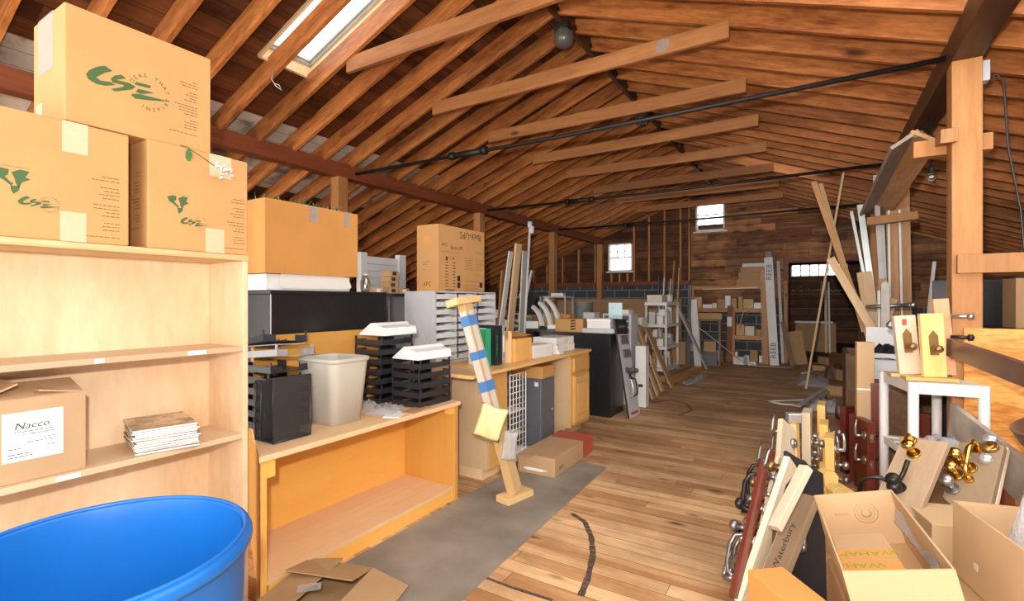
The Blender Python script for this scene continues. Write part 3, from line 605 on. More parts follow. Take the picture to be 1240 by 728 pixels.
M['tray_clear'] = glass('clear_tray_plastic', (.45, .44, .46), .62, .1)
tb = make_tray('black_plastic', 'black letter tray'); G1 = 'black trays in the stack behind the mesh organizer'; G2 = 'black trays in the stack against the backsplash'; G3 = 'black trays in the stack at the table corner'
for i in range(6):
    o = tb if i == 0 else dup(tb)
    o.location = (-2.655, 1.70, .692 + .0625 * i); o.rotation_euler = (0, 0, PI / 2 + R(2 * math.sin(i * 3))); tag(o, 'black letter tray in the stack behind the black mesh organizer', None, G1)
tg = make_tray('grey_plastic', 'dusty grey letter tray lying askew on the stack behind the mesh organizer'); tg.location = (-2.62, 1.69, 1.082); tg.rotation_euler = (R(-5), R(3), R(97))
o = dup(tb, (-2.66, 1.69, 1.150), (R(-9), R(4), R(84)), 'black letter tray tilted on the very top of the stack by the bookcase', G1)
MB().box((-.1, -.13, .064), (.1, .14, .066)).build('paper_insert', 'paper', tg)
for i in range(7):
    dup(tb, (-2.66, 2.56, .692 + .0665 * i), PI + R(3 * math.sin(i * 2.3)), 'black letter tray in the tall stack against the table backsplash', G2)
for i in range(5):
    dup(tb, (-2.34, 2.60, .692 + .0626 * i), PI + R(2 * math.sin(i * 1.9)), 'black letter tray in the low stack at the right table corner', G3)
M['white_gloss'] = plain('white_tray_plastic', (.82, .82, .82), .3, 0, .02)
def wedge(label, loc, rot, rid):
    t = thing('desk_sorter', label, 'desk sorter', loc, rot)
    w = .165; prof = [(-.12, 0), (-.115, .012), (-.01, .085), (.035, .088), (.05, .07), (.115, .055), (.125, 0)]
    pts = [(y, z) for y, z in prof]; m = MB(); k = len(pts)
    m.add([(y, -w, z) for y, z in pts] + [(y, w, z) for y, z in pts], [(i, (i + 1) % k, k + (i + 1) % k, k + i) for i in range(k)] + [list(range(k))[::-1], list(range(k, 2 * k))]); m.build('sorter_shell', 'white_gloss', t, bevel=.003)
    r_ = MB()
    for i in range(14): x = -w + .02 + i * .0225; r_.box((.118, x - .002, .008), (.127, x + .002, .05))
    r_.build('ribbing', 'white_gloss', t); return t
wedge('white plastic desk sorter lying on the tall black tray stack', (-2.62, 2.56, .693 + .0665 * 7), R(2), 0)
wedge('white plastic desk sorter lying on the low black tray stack at the table corner', (-2.335, 2.60, .693 + .0626 * 5), R(-3), 1)
# black mesh organizer
M['wire'] = plain('black_wire', (.035, .033, .033), .5)
t = thing('mesh_organizer', 'black wire mesh desk organizer standing at the table front beside the wastebasket', 'desk organizer', (-2.35, 1.56, .6915), R(0))
for i, x in enumerate((-.075, -.025, .075)):
    h = .30 + .02 * (i == 2)
    q = MB()
    for k in range(35): q.box((x - .0009, -.1045 + k * .006, .008), (x + .0009, -.1015 + k * .006, h))
    for k in range(int((h - .01) / .006)): q.box((x - .001, -.105, .008 + k * .006), (x + .001, .105, .011 + k * .006))
    q = q.build('mesh_panel_grille', 'wire', t)
    f = MB().tube([(x, -.105, .006), (x, .105, .006), (x, .105, h), (x, -.105, h)], .005, 6, closed=True); f.build('panel_frame', 'black_plastic', q)
MB().box((-.075, -.105, .002), (.075, .105, .005)).build('organizer_floor', 'wire', t)
MB().tube([(-.075, -.105, .006), (.075, -.105, .006), (.075, .105, .006), (-.075, .105, .006)], .005, 6, closed=True).tube([(-.075, .105, .30), (.075, .105, .32)], .005, 6).tube([(-.075, -.105, .30), (.075, -.105, .32)], .005, 6).build('base_frame', 'black_plastic', t)
# small clutter on the table: bags, papers
M['bag'] = film('clear_bag', (.82, .82, .84), .42, .12)
def crumple(name, label, loc, size, mat, seed, cat='plastic bag', rot=0, parent=None):
    rnd = random.Random(seed); n = 12; hs = [[rnd.uniform(.3, 1) for _ in range(n + 1)] for _ in range(n + 1)]
    def fn(u, v):
        i, j = int(u * n + .5), int(v * n + .5); e = min(u, v, 1 - u, 1 - v) * 4; e = min(1, e)
        return ((u - .5) * size[0] + .02 * size[0] * math.sin(7 * v + seed), (v - .5) * size[1] + .02 * size[1] * math.sin(9 * u), .002 + size[2] * hs[i][j] * e)
    m = MB().sheet(fn, n, n); return tag(m.build(name, mat, None, loc, (0, 0, rot), solid=.0006), label, cat)
crumple('plastic_bag', 'crumpled clear plastic bag lying on the table before the tray stacks', (-2.36, 2.28, .69), (.20, .24, .05), 'bag', 3, rot=.4)
crumple('plastic_bag', 'second clear plastic bag, on the table behind the first bag', (-2.56, 2.31, .69), (.14, .16, .05), 'bag', 8, rot=1.2)
tag(MB().box((-.05, -.08, 0), (.05, .08, .006)).build('paper_pad', 'paper', None, (-2.235, 2.235, .69), (0, 0, .5)), 'white paper pad on the table front edge beside the clear bag', 'paper')
tag(MB().box((-.045, -.11, 0), (.045, .11, .008)).build('brown_board', 'kraft_brown', None, (-2.21, 2.40, .69), (0, 0, R(10))), 'thin brown cardboard piece before the low tray stack', 'cardboard')

# tall black cabinet behind the table with a carton of greenery on it
t = thing('black_cabinet', 'long black cabinet behind the honey-coloured table, under the carton of greenery', 'cabinet', (-3.15, 2.34, 0))
MB().box((-.25, -.49, 0), (.23, .49, 1.44)).build('cabinet_body', 'black_lam', t, bevel=.003)
MB().box((-.25, -.495, 1.44), (.235, .495, 1.465)).build('cabinet_top', 'black_lam', t, bevel=.003)
MB().box((.2295, -.4915, 0), (.2335, -.4865, 1.44)).build('edge_strip', 'grey_metal', t)
t = thing('white_carton', 'flat white carton with a curled flap, on the black cabinet under the greenery carton', 'cardboard box', (-3.13, 2.17, 1.4665))
MB().box((-.19, -.32, 0), (.16, .34, .105)).build('carton_body', 'white_paint', t, bevel=.004)
MB().prism([(x, y) for x, y in [(-.26, .035), (-.235, .0), (.30, .0), (.325, .02), (.30, .075), (.255, .1), (-.24, .1), (-.262, .07)]], 0, .006, 0, face((.168, 0.02, .012), *FX)).build('flap', 'white_plastic', t, bevel=.001)
t = open_carton('greenery_carton', 'plain orange-brown carton filled with artificial greenery, on the black cabinet', (-3.13, 2.185, 1.574), (.40, .73, .47), 'kraft_orange', 0)
MB().box((.2003, -.05, .36), (.2010, .02, .47)).build('packing_tape', 'tape_clear', t); MB().box((.2003, .24, .36), (.2010, .29, .47)).build('packing_tape', 'tape_clear', t)
M['fir'] = plain('artificial_greenery', (.05, .16, .055), .6, 0, .3, 40); M['fir2'] = plain('artificial_greenery_pale', (.22, .36, .16), .6, 0, .3, 40)
rnd = random.Random(9); mb = MB()
for i in range(520):
    x, y = rnd.uniform(-.17, .17), rnd.uniform(-.33, .33); d = Vector((rnd.uniform(-1, 1), rnd.uniform(-1, 1), rnd.uniform(.2, 1.2))).normalized() * rnd.uniform(.03, .06); p = Vector((x, y, .455 + rnd.uniform(-.01, .03))); s = d.cross(Vector((0, 0, 1))).normalized() * .005
    if abs((p + d).x) > .19 or abs((p + d).y) > .355: continue
    mb.add([p - s * .3, p + d * .5 - s, p + d, p + d * .5 + s], [(0, 1, 2, 3)], rnd.choice([0, 0, 1]))
tag(mb.build('artificial_greenery', ['fir', 'fir2'], None, (-3.13, 2.185, 1.574)), 'green artificial sprigs sticking out of the orange-brown carton', 'greenery', None, 'stuff')
# ------------------------------------------------------------------ counter, letter sorter and what stands on them
M['oak'] = wood('oak_laminate', (.70, .44, .20), (.84, .60, .33), 'Z', 3, 7, .4, 0, .7)
M['oak_honey'] = wood('honey_oak', (.70, .36, .10), (.84, .50, .18), 'Z', 4, 8, .38, 0, .7)
M['counter_top'] = wood('counter_top', (.62, .33, .11), (.80, .50, .22), 'Y', 3, 8, .38, 0, .7)
M['pale_panel'] = wood('pale_end_panel', (.72, .48, .27), (.82, .60, .38), 'Z', 3, 7, .45, 0, .7)
M['pine_block'] = wood('pine_block', (.68, .42, .18), (.82, .58, .30), 'Z', 5, 9, .45, .2, .7)
M['grey_blue'] = plain('grey_blue_steel', (.15, .17, .20), .4, .2, .05)
M['blue_tape'] = plain('blue_masking_tape', (.09, .24, .55), .6)
M['sign_print'] = plain('masking_strip', (.66, .62, .57), .6)
M['yellow'] = plain('yellow_envelope', (.80, .71, .36), .5, 0, .06, 14); M['bubble'] = film('bubble_wrap', (.86, .80, .46), .55, .15)
M['red_card'] = plain('red_cardboard', (.48, .09, .06), .55, 0, .08)
M['binder_green'] = plain('green_binder', (.02, .33, .15), .4); M['chrome'] = plain('chrome_wire', (.72, .72, .74), .25, .7, .02)
# letter sorter
t = thing('letter_sorter', 'pale grey letter sorter cabinet with three columns of slots, under the printed carton', 'letter sorter', (-2.875, 3.62, .865))
H_, Wd, Dp = .615, .90, .35
b_ = MB().box((-Dp / 2, -Wd / 2, 0), (Dp / 2, -Wd / 2 + .012, H_)).box((-Dp / 2, Wd / 2 - .012, 0), (Dp / 2, Wd / 2, H_)).box((-Dp / 2, -Wd / 2, H_ - .014), (Dp / 2, Wd / 2, H_)).box((-Dp / 2, -Wd / 2, 0), (Dp / 2, Wd / 2, .014)).box((-Dp / 2, -Wd / 2, 0), (-Dp / 2 + .01, Wd / 2, H_))
b_.box((-Dp / 2, -Wd / 6 - .006, 0), (Dp / 2 - .02, -Wd / 6 + .006, H_)).box((-Dp / 2, Wd / 6 - .006, 0), (Dp / 2 - .02, Wd / 6 + .006, H_)); b_.build('sorter_cabinet', 'grey_metal', t, bevel=.002)
cw = Wd / 3
for c_ in range(3):
    for r_ in range(9):
        y0 = -Wd / 2 + c_ * cw + .014; z = .02 + r_ * .066
        MB().prism([(y0, 0), (y0 + cw - .028, 0), (y0 + cw - .028, .040), (y0 + cw - .10, .040), (y0 + cw - .115, .047), (y0 + .115, .047), (y0 + .10, .040), (y0, .040)], 0, .004, 0, face((Dp / 2 - .004, 0, z), *FX)).box((-Dp / 2 + .01, y0, z), (Dp / 2 - .004, y0 + cw - .028, z + .004)).build('slot_shelf', 'slot_white', t)
# printed carton on the sorter, upside-down print along the top
t = thing('printed_carton', 'tan carton with upside-down black lettering, standing on the letter sorter', 'cardboard box', (-2.84, 3.565, 1.48))
sx, sy, sz = .24, .68, .57
carton_body(MB(), sx, sy, sz).build('carton_body', 'kraft', t, bevel=.004)
fm = face((sx / 2, 0, 0), *FX); g = MB()
text_into(g, 'Back-UPS', .088, fm @ tr(.12, .51, PI), 0, sx=.95); text_into(g, 'APC', .042, fm @ tr(-.255, .40)); text_into(g, 'Back-UPS', .045, fm @ tr(-.085, .385))
for x0, z0, n_, w in ((.03, .30, 8, .12), (.19, .30, 8, .13), (.2, .37, 2, .12), (.19, .16, 2, .10), (.05, .10, 2, .22), (.02, .06, 5, .26), (-.30, .34, 1, .26), (-.24, .29, 1, .12)):
    bars(g, fm, x0, z0, [w * (1 - .07 * (i % 3)) for i in range(n_)], .0145, .0028, 0, False)
for cx in (-.225, -.125):
    for i in range(9): z = .04 + i * .026; g.add([(cx - .022, z, .0006), (cx + .022, z, .0006), (cx + .022, z + .006, .0006), (cx - .022, z + .006, .0006)], [(0, 1, 2, 3)], 0, False, fm)
for (x0, z0, x1, z1) in ((-.24, .265, -.215, .30), (-.14, .28, -.125, .295), (-.08, .09, -.035, .14), (-.08, .03, -.035, .08), (-.24, .008, -.12, .016), (.26, .04, .31, .09)): g.add([(x0, z0, .0006), (x1, z0, .0006), (x1, z1, .0006), (x0, z1, .0006)], [(0, 1, 2, 3)], 0, False, fm)
g.build('carton_lettering', 'ink', t)
fm = face((0, -sy / 2, 0), *FY); g = MB(); text_into(g, 'APC', .05, fm @ tr(.0, .06)); bars(g, fm, -.05, .25, [.09, .05, 0, .03], .022, .004, 0, False); g.build('side_lettering', 'ink', t)
MB().box((-.045, -sy / 2 - .0006, .40), (.045, -sy / 2, .47)).build('orange_patch', 'kraft_orange', t)
MB().box((-.04, -sy / 2 - .0004, .02), (.045, -sy / 2, .10)).build('orange_patch', 'kraft_orange', t)
# counter
cy = 4.0; t = thing('counter', 'wood-edged counter of honey oak with an open knee space and a drawer cabinet', 'counter', (-2.10, cy, 0))
q = lambda pts: [(x + 2.10, y - cy) for x, y in pts]
MB().prism(q([(-2.085, 2.84), (-2.125, 5.12), (-3.12, 5.12), (-3.12, 2.88)]), .838, .864).build('counter_top', 'counter_top', t, bevel=.004)
MB().prism(q([(-2.16, 3.14), (-2.16, 3.42), (-2.75, 3.42), (-2.75, 3.14)]), .09, .838).build('cabinet_body', 'pale_panel', t)
MB().prism(q([(-2.22, 3.16), (-2.22, 3.40), (-2.75, 3.40), (-2.75, 3.16)]), 0, .09).build('toe_kick', 'pale_panel', t)
MB().prism(q([(-2.158, 3.165), (-2.158, 3.42), (-2.16, 3.42), (-2.16, 3.165)]), .09, .838).build('front_panel', 'oak_honey', t)
MB().prism(q([(-2.72, 3.42), (-2.72, 4.62), (-2.75, 4.62), (-2.75, 3.42)]), 0, .838).build('back_panel', 'pale_panel', t)
MB().prism(q([(-2.16, 4.62), (-2.16, 5.08), (-2.75, 5.08), (-2.75, 4.62)]), .09, .838).build('cabinet_body', 'pale_panel', t)
MB().prism(q([(-2.22, 4.64), (-2.22, 5.06), (-2.75, 5.06), (-2.75, 4.64)]), 0, .09).build('toe_kick', 'pale_panel', t)
MB().prism(q([(-2.14, 4.62), (-2.14, 5.08), (-2.16, 5.08), (-2.16, 4.62)]), .09, .838).build('face_frame', 'oak_honey', t)
MB().box((-.04, .655, .66), (-.018, 1.045, .80)).build('drawer', 'oak_honey', t, bevel=.005)
d = MB().box((-.04, .655, .12), (-.022, 1.045, .63)).build('door', 'oak_honey', t, bevel=.003)
MB().box((-.022, .665, .14), (-.016, .72, .61)).box((-.022, .98, .14), (-.016, 1.035, .61)).box((-.022, .72, .14), (-.016, .98, .20)).box((-.022, .72, .555), (-.016, .98, .61)).build('door_frame', 'oak_honey', d, bevel=.002)
MB().box((-.022, .74, .22), (-.017, .96, .535)).build('raised_panel', 'oak_honey', d, bevel=.004)
# white wire rack in the knee space
t = thing('wire_rack', 'white wire grid rack standing in the knee space of the counter', 'wire rack', (-2.16, 3.60, 0))
def grid(w, h, nx, nz):
    m = MB()
    for i in range(nx + 1): m.cyl((-w / 2 + w * i / nx, 0, 0), (-w / 2 + w * i / nx, 0, h), .0032, n=6)
    for j in range(nz + 1): m.cyl((-w / 2, 0, h * j / nz), (w / 2, 0, h * j / nz), .0032, n=6)
    return m
grid(.26, .72, 5, 14).build('wire_grid', 'white_plastic', t, (0, 0, .06), (0, 0, PI / 2)); grid(.26, .72, 5, 14).build('wire_grid', 'white_plastic', t, (-.16, 0, .06), (0, 0, PI / 2))
for z in (.06, .26, .46): MB().box((-.16, -.13, z), (0, .13, z + .004)).build('wire_shelf', 'white_plastic', t)
for (x, y) in ((0, -.13), (0, .13), (-.16, -.13), (-.16, .13)): MB().cyl((x, y, 0), (x, y, .785), .005, n=8).build('post', 'white_plastic', t)
t = thing('steel_case', 'dark grey steel case standing in the knee space beside the wire rack', 'steel case', (-2.40, 4.26, 0))
MB().box((-.17, -.12, 0), (.17, .16, .655)).build('case_body', 'grey_blue', t, bevel=.006); MB().box((.10, -.122, .58), (.14, -.12, .62)).build('maker_plate', 'paper', t); MB().box((.17, -.1, .03), (.174, .14, .63)).build('side_cover', 'grey_blue', t)
MB().cyl((.172, .10, .33), (.18, .10, .33), .012).build('lock', 'chrome', t)
t = thing('wooden_box', 'orange wooden box on the dark grey steel case under the counter', 'wooden box', (-2.37, 4.26, .657)); MB().box((-.16, -.13, 0), (.16, .13, .10)).build('box_body', 'oak_honey', t, bevel=.003); MB().box((-.162, -.132, .075), (.162, .132, .115)).build('lid', 'oak_honey', t, bevel=.003)
tag(MB().box((-.09, -.13, 0), (.09, .13, .06)).build('paper_stack', 'paper', None, (-2.22, 3.60, .067), (0, 0, R(8))), 'stack of white papers in the bottom of the white wire rack', 'paper')
# I-shaped wooden sign post leaning against the counter
t = thing('wooden_post_sample', 'leaning I-shaped wooden post with three strips of blue tape, at the counter', 'wooden post', (-1.815, 2.985, .0))
base = Vector((0, 0, .05)); topv = Vector((-.365, -.105, 1.375)); d = (topv - base).normalized()
Rm = Matrix((Vector((0, 1, 0)).cross(d).normalized(), d.cross(Vector((0, 1, 0)).cross(d)).normalized(), d)).transposed().to_4x4()
L = (topv - base).length; Rm.translation = base
MB().box((-.035, -.05, 0), (.035, .05, L), mat=Rm).build('post', 'pine_block', t, bevel=.003)
MB().box((-.06, -.13, -.03), (.06, .13, .02), mat=Matrix.Translation((0, 0, .03)) @ Matrix.Rotation(R(-12), 4, 'Z')).build('foot', 'pine_block', t, bevel=.003)
MB().box((-.05, -.15, L - .005), (.05, .15, L + .045), mat=Rm).build('head', 'pine_block', t, bevel=.003)
for z in (.53, .70, .88): q_ = MB().box((-.0365, -.0515, z * L), (.0365, .0515, z * L + (.075 if z != .70 else .06)), mat=Rm).build('tape_strip', 'blue_tape', t); q_['label'] = 'blue tape strip'
MB().box((.0355, -.028, .42 * L), (.0362, .028, .96 * L), mat=Rm).build('paper_strip', 'sign_print', t)
MB().box((-.028, -.0512, .42 * L), (.028, -.0505, .96 * L), mat=Rm).build('paper_strip', 'sign_print', t)
# yellow envelope and white bag hanging on the post
def pillow(name, label, cat, loc, rot, w, h, th, mat):
    def fn(sgn):
        return lambda u, v: ((u - .5) * w * (1 - .05 * math.sin(PI * v)), sgn * th * (max(0, math.sin(PI * u) * math.sin(PI * v))) ** .45 * (1 + .3 * math.sin(11 * u + 5 * v)), (v - .5) * h * (1 - .04 * math.sin(PI * u)) + .004 * math.sin(8 * u))
    m = MB(); m.sheet(fn(1), 12, 12); m.sheet(fn(-1), 12, 12); return tag(m.build(name, mat, None, loc, rot), label, cat)
e = pillow('padded_envelope', 'yellow padded bag hanging on the leaning wooden post', 'envelope', (-1.888, 2.784, 0.571), (R(4), R(18), R(32)), .19, .24, .022, 'yellow')
e = pillow('plastic_bag', 'white plastic bag hanging below the yellow bag on the wooden post', 'plastic bag', (-1.778, 2.851, 0.414), (R(4), R(8), R(50)), .10, .21, .018, 'bag')
# long carton with a red end
t = thing('long_carton', 'long low carton with a red far end, on the floor before the counter', 'cardboard box', (-1.925, 3.88, .008), R(1.5))
MB().box((-.165, -.41, 0), (.165, .41, .15)).build('carton_body', 'kraft_dull', t, bevel=.004)
MB().box((-.167, .17, -.0), (.167, .412, .152)).build('red_sleeve', 'red_card', t, bevel=.004)
MB().box((-.16, -.415, .03), (-.155, -.41, .03)).prism([(-.12, .04), (-.08, .03), (.05, .03), (.10, .045), (.05, .05), (-.08, .052)], 0, .002, 0, face((0, -.4105, 0), *FY)).build('torn_flap', 'paper', t)
MB().box((-.16, -.47, .10), (-.02, -.41, .104)).build('open_flap', 'kraft_dull', t, (0, 0, 0), (R(-6), 0, 0))
g = MB(); bars(g, face((.1655, 0, 0), *FX), -.33, .06, [.09, .08], .014, .007, 0, False); g.build('side_lettering', 'ink', t)
# binders and cartons on the counter top
CZ = .865
t = thing('ring_binder', 'green and white binder standing open beside the leaning post on the counter', 'binder', (-2.36, 3.32, CZ), R(-20))
MB().box((-.13, -.022, 0), (.13, -.019, .31)).build('front_cover', 'paper', t); MB().box((-.13, .019, 0), (.13, .022, .31)).build('back_cover', 'binder_green', t); MB().box((.127, -.022, 0), (.13, .022, .31)).build('spine', 'binder_green', t)
MB().prism([(-.03, .305), (.128, .305), (.128, .06), (.07, .12)], 0, .001, 0, face((0, -.0222, 0), *FY)).build('green_panel', 'binder_green', t); MB().box((-.12, -.017, .01), (.11, .017, .29)).build('pages', 'paper', t)
BL = [('black binder with a turquoise title, standing next to the green binder', 'black_plastic', .045), ('black binder standing second from the green binder', 'black_plastic', .04), ('grey-spined binder at the end of the row against the upright plank', 'grey_plastic', .03)]
y = 3.40
for i, (lab, mt, w) in enumerate(BL):
    t = thing('ring_binder', lab, 'binder', (-2.38, y + w / 2, CZ), R(-4)); y += w + .012
    MB().box((-.13, -w / 2, 0), (.13, -w / 2 + .003, .325)).build('front_cover', mt, t); MB().box((-.13, w / 2 - .003, 0), (.13, w / 2, .325)).build('back_cover', mt, t); MB().box((.127, -w / 2, 0), (.13, w / 2, .325)).build('spine', mt, t, bevel=.002); MB().box((-.12, -w / 2 + .004, .01), (.12, w / 2 - .004, .30)).build('pages', 'paper', t)
    if i == 0:
        g = MB(); text_into(g, 'TIMBERLINE', .034, face((.1305, 0, .16), (0, 0, 1), (0, -1, 0)) @ tr(0, 0)); g.build('spine_lettering', 'binder_green', t)
    if i == 2: MB().box((.1302, -.01, .10), (.131, .01, .24)).build('spine_label', 'paper', t)
tag(MB().box((-.12, -.011, 0), (.12, .011, .27)).build('upright_plank', 'pine_block', None, (-2.35, 3.605, CZ), (0, 0, 0), bevel=.002), 'short upright plank holding up the binders on the counter', 'plank')
t = thing('wooden_case', 'orange-brown case with sloping top on the counter, beside the upright plank', 'case', (-2.35, 3.80, CZ)); MB().prism([(-.13, 0), (.13, 0), (.13, .20), (-.13, .235)], -.145, .145, 0, Matrix(((1, 0, 0, 0), (0, 0, -1, 0), (0, 1, 0, 0), (0, 0, 0, 1)))).build('case_body', 'oak_honey', t, bevel=.003); MB().box((-.12, -.14, .2365), (.1, .14, .24)).build('lid', 'kraft_orange', t, (0, 0, 0), (0, R(7.6), 0))
t = thing('white_box', 'white open box on the counter in front of the slanted papers', 'box', (-2.30, 4.16, CZ), R(-4)); MB().box((-.09, -.17, 0), (.09, .17, .11)).build('box_body', 'white_plastic', t, bevel=.003); MB().box((-.095, -.175, .095), (.095, .175, .118)).build('lid', 'paper', t, bevel=.002)
t = thing('paper_holder', 'slanted white paper holder behind the white box on the counter', 'paper holder', (-2.46, 4.12, CZ)); MB().box((-.06, -.11, 0), (.06, .11, .01)).build('holder_foot', 'white_plastic', t); MB().box((-.004, -.11, 0), (.004, .11, .24)).build('back_plate', 'paper', t, (0, 0, .008), (0, R(-22), 0))
for i, (lab, z) in enumerate((('lower white ream box at the counter end above the drawer', 0), ('upper white ream box at the counter end, lid with a label', .075))):
    t = thing('ream_box', lab, 'box', (-2.42, 4.78, CZ + z), R(-6 + 4 * i), 'ream boxes on the counter end'); MB().box((-.14, -.20, 0), (.14, .20, .074)).build('box_body', 'white_plastic', t, bevel=.003); MB().box((.1402, -.02, .015), (.141, .06, .05)).build('end_label', 'sign_print', t)
t = thing('tape_dispenser', 'small white dispenser between the white box and the ream boxes', 'dispenser', (-2.22, 4.46, CZ)); MB().prism([(-.04, 0), (.05, 0), (.05, .02), (.0, .07), (-.04, .06)], -.05, .05, 0, Matrix(((1, 0, 0, 0), (0, 0, -1, 0), (0, 1, 0, 0), (0, 0, 0, 1)))).build('dispenser_body', 'white_plastic', t, bevel=.004); MB().cyl((-.015, -.03, .065), (-.015, .03, .065), .025).build('roll', 'paper', t)
# dark rubber mat with scuffs, drag marks on the boards
M['rubber'] = plain('worn_rubber_mat', (.27, .228, .185), .75, 0, .25, 3)
nt = M['rubber'].node_tree; b_ = nt.nodes['Principled BSDF']; tcn = N(nt, 'ShaderNodeTexCoord'); mp = N(nt, 'ShaderNodeMapping'); mp.inputs['Rotation'].default_value = (0, 0, R(45)); vo = N(nt, 'ShaderNodeTexChecker', Scale=46.0); bp = N(nt, 'ShaderNodeBump', Strength=.5, Distance=.004)
nt.links.new(tcn.outputs['Object'], mp.inputs[0]); nt.links.new(mp.outputs[0], vo.inputs[0]); nt.links.new(vo.outputs['Fac'], bp.inputs['Height']); nt.links.new(bp.outputs[0], b_.inputs['Normal'])
tag(MB().prism([(-1.37, .9), (-1.505, 3.95), (-2.14, 3.97), (-2.14, 1.0)], .0005, .006).build('rubber_mat', 'rubber'), 'grey-brown rubber mat on the floor along the display table', 'mat')
M['scuff'] = plain('rubber_scuff', (.10, .065, .045), .7, 0, .5, 60)
def drag(pts, w, name='drag_mark'):
    m = MB(); rnd = random.Random(len(pts))
    for a, b2 in zip(pts, pts[1:]):
        a, b2 = Vector(a), Vector(b2)
        for k in range(4): m.bar((*a.lerp(b2, (k + rnd.uniform(0, .12)) / 4).xy, .0008), (*a.lerp(b2, (k + rnd.uniform(.95, 1.12)) / 4).xy, .0008), w * rnd.uniform(.75, 1.05), .0008)
    return struct(m.build(name, 'scuff', bpy.data.objects['floor']))
drag([(-1.376, 2.976, 0.0), (-1.254, 2.909, 0.0), (-1.142, 2.747, 0.0), (-1.052, 2.555, 0.0), (-0.986, 2.329, 0.0), (-0.955, 2.168, 0.0)], .035)
drag([(-1.452, 2.059, 0.0), (-1.267, 2.055, 0.0), (-1.057, 2.067, 0.0)], .02)
drag([(-1.922, 6.773, 0.0), (-1.768, 7.134, 0.0), (-1.494, 6.911, 0.0), (-1.362, 6.58, 0.0), (-1.44, 6.212, 0.0)], .03)
# ------------------------------------------------------------------ middle and far left: black cabinet, leaning boards, shelves
M['plank_y'] = wood('plank_brown', (.34, .16, .06), (.62, .35, .16), 'Y', 6, 9, .5, .3, .6)
M['plank_tan'] = wood('plank_tan', (.52, .33, .17), (.76, .54, .32), 'Y', 6, 9, .5, .2, .6)
M['plank_dark'] = wood('plank_dark', (.10, .045, .02), (.24, .12, .055), 'Y', 6, 9, .5, .2, .6)
M['plank_white'] = plain('white_board', (.68, .67, .66), .45, 0, .05); M['plank_grey'] = plain('grey_board', (.50, .49, .48), .45, 0, .06)
M['cream'] = plain('cream_card', (.72, .65, .54), .6, 0, .05); M['board_face'] = plain('sample_board_face', (.66, .66, .68), .45, 0, .03)
M['sign_blue'] = plain('pale_blue_card', (.52, .72, .76), .5, 0, .03); M['orange_card'] = plain('bright_orange_card', (.80, .30, .04), .5)
M['black_steel'] = plain('black_steel_frame', (.03, .03, .034), .4, .3)
M['dark_grey'] = plain('dark_grey_thing', (.10, .10, .11), .5); M['teal'] = plain('dark_green_plastic', (.02, .09, .08), .4)
def plank(name, label, cat, p, q, w, th, mat, group=None, up=(0, 0, 1), text_=None, bevel=.002):
    p, q = Vector(p), Vector(q); d = q - p; L = d.length; d.normalize(); u = Vector(up); x = d.cross(u)
    if x.length < 1e-3: x = Vector((1, 0, 0))
    x.normalize(); u = x.cross(d); m = Matrix((x, d, u)).transposed().to_4x4(); m.translation = p
    o = MB().box((-w / 2, 0, -th / 2), (w / 2, L, th / 2)).build(name, mat, bevel=bevel); o.matrix_world = m
    return tag(o, label, cat, group)
def small_box(label, loc, size, mat, rot=0, group=None, lid=None, name='small_carton', cat='box'):
    t = thing(name, label, cat, loc, rot, group); carton_body(MB(), *size).build('box_body', mat, t, bevel=.003)
    if lid: MB().box((-size[0] / 2 - .003, -size[1] / 2 - .003, size[2] * .72), (size[0] / 2 + .003, size[1] / 2 + .003, size[2] + .003)).build('lid', lid, t, bevel=.002)
    return t
# grey slat display panel and small cartons behind the long black cabinet
t = thing('slat_display', 'grey slatted display panel standing behind the long black cabinet', 'display panel', (-3.62, 3.45, 0))
s = MB()
for i in range(26): s.box((-.012, -.21, .10 + i * .066), (.012, .21, .10 + i * .066 + .060))
s.box((-.014, -.21, .08), (-.008, .21, 1.82)); s.build('slat_panel', 'grey_metal', t)
MB().box((-.03, -.285, 0), (.03, -.21, 1.85)).build('upright', 'grey_metal', t); MB().box((-.03, .21, 0), (.03, .30, 1.86)).build('upright', 'grey_metal', t)
t = thing('black_shelf_unit', 'black shelf unit between the long black cabinet and the letter sorter', 'shelf unit', (-3.28, 3.12, 0))
for z in (.02, .75, 1.13, 1.435): MB().box((-.16, -.27, z), (.16, .27, z + .025)).build('shelf', 'black_lam', t)
for y in (-.27, .255): MB().box((-.16, y, 0), (.16, y + .015, 1.46)).build('side_panel', 'black_lam', t)
M['jar'] = glass('jar_glass', (.86, .84, .76), .7, .08)
t = thing('glass_jar', 'glass jar inside the black shelf unit behind the trays', 'jar', (-3.2, 3.02, 1.156)); MB().lathe([(.045, 0), (.055, .02), (.055, .10), (.035, .125)], 16).build('jar_body', 'jar', t); MB().cyl((0, 0, .125), (0, 0, .145), .038).build('lid', 'cream', t)
t = thing('glass_jar', 'pair of pale jars at the end of the long black cabinet top', 'jar', (-3.05, 2.73, 1.467)); MB().lathe([(.03, 0), (.038, .02), (.036, .09), (.022, .11), (.022, .13)], 14).build('jar_body', 'jar', t); MB().cyl((0, 0, .13), (0, 0, .145), .024).build('lid', 'cream', t)
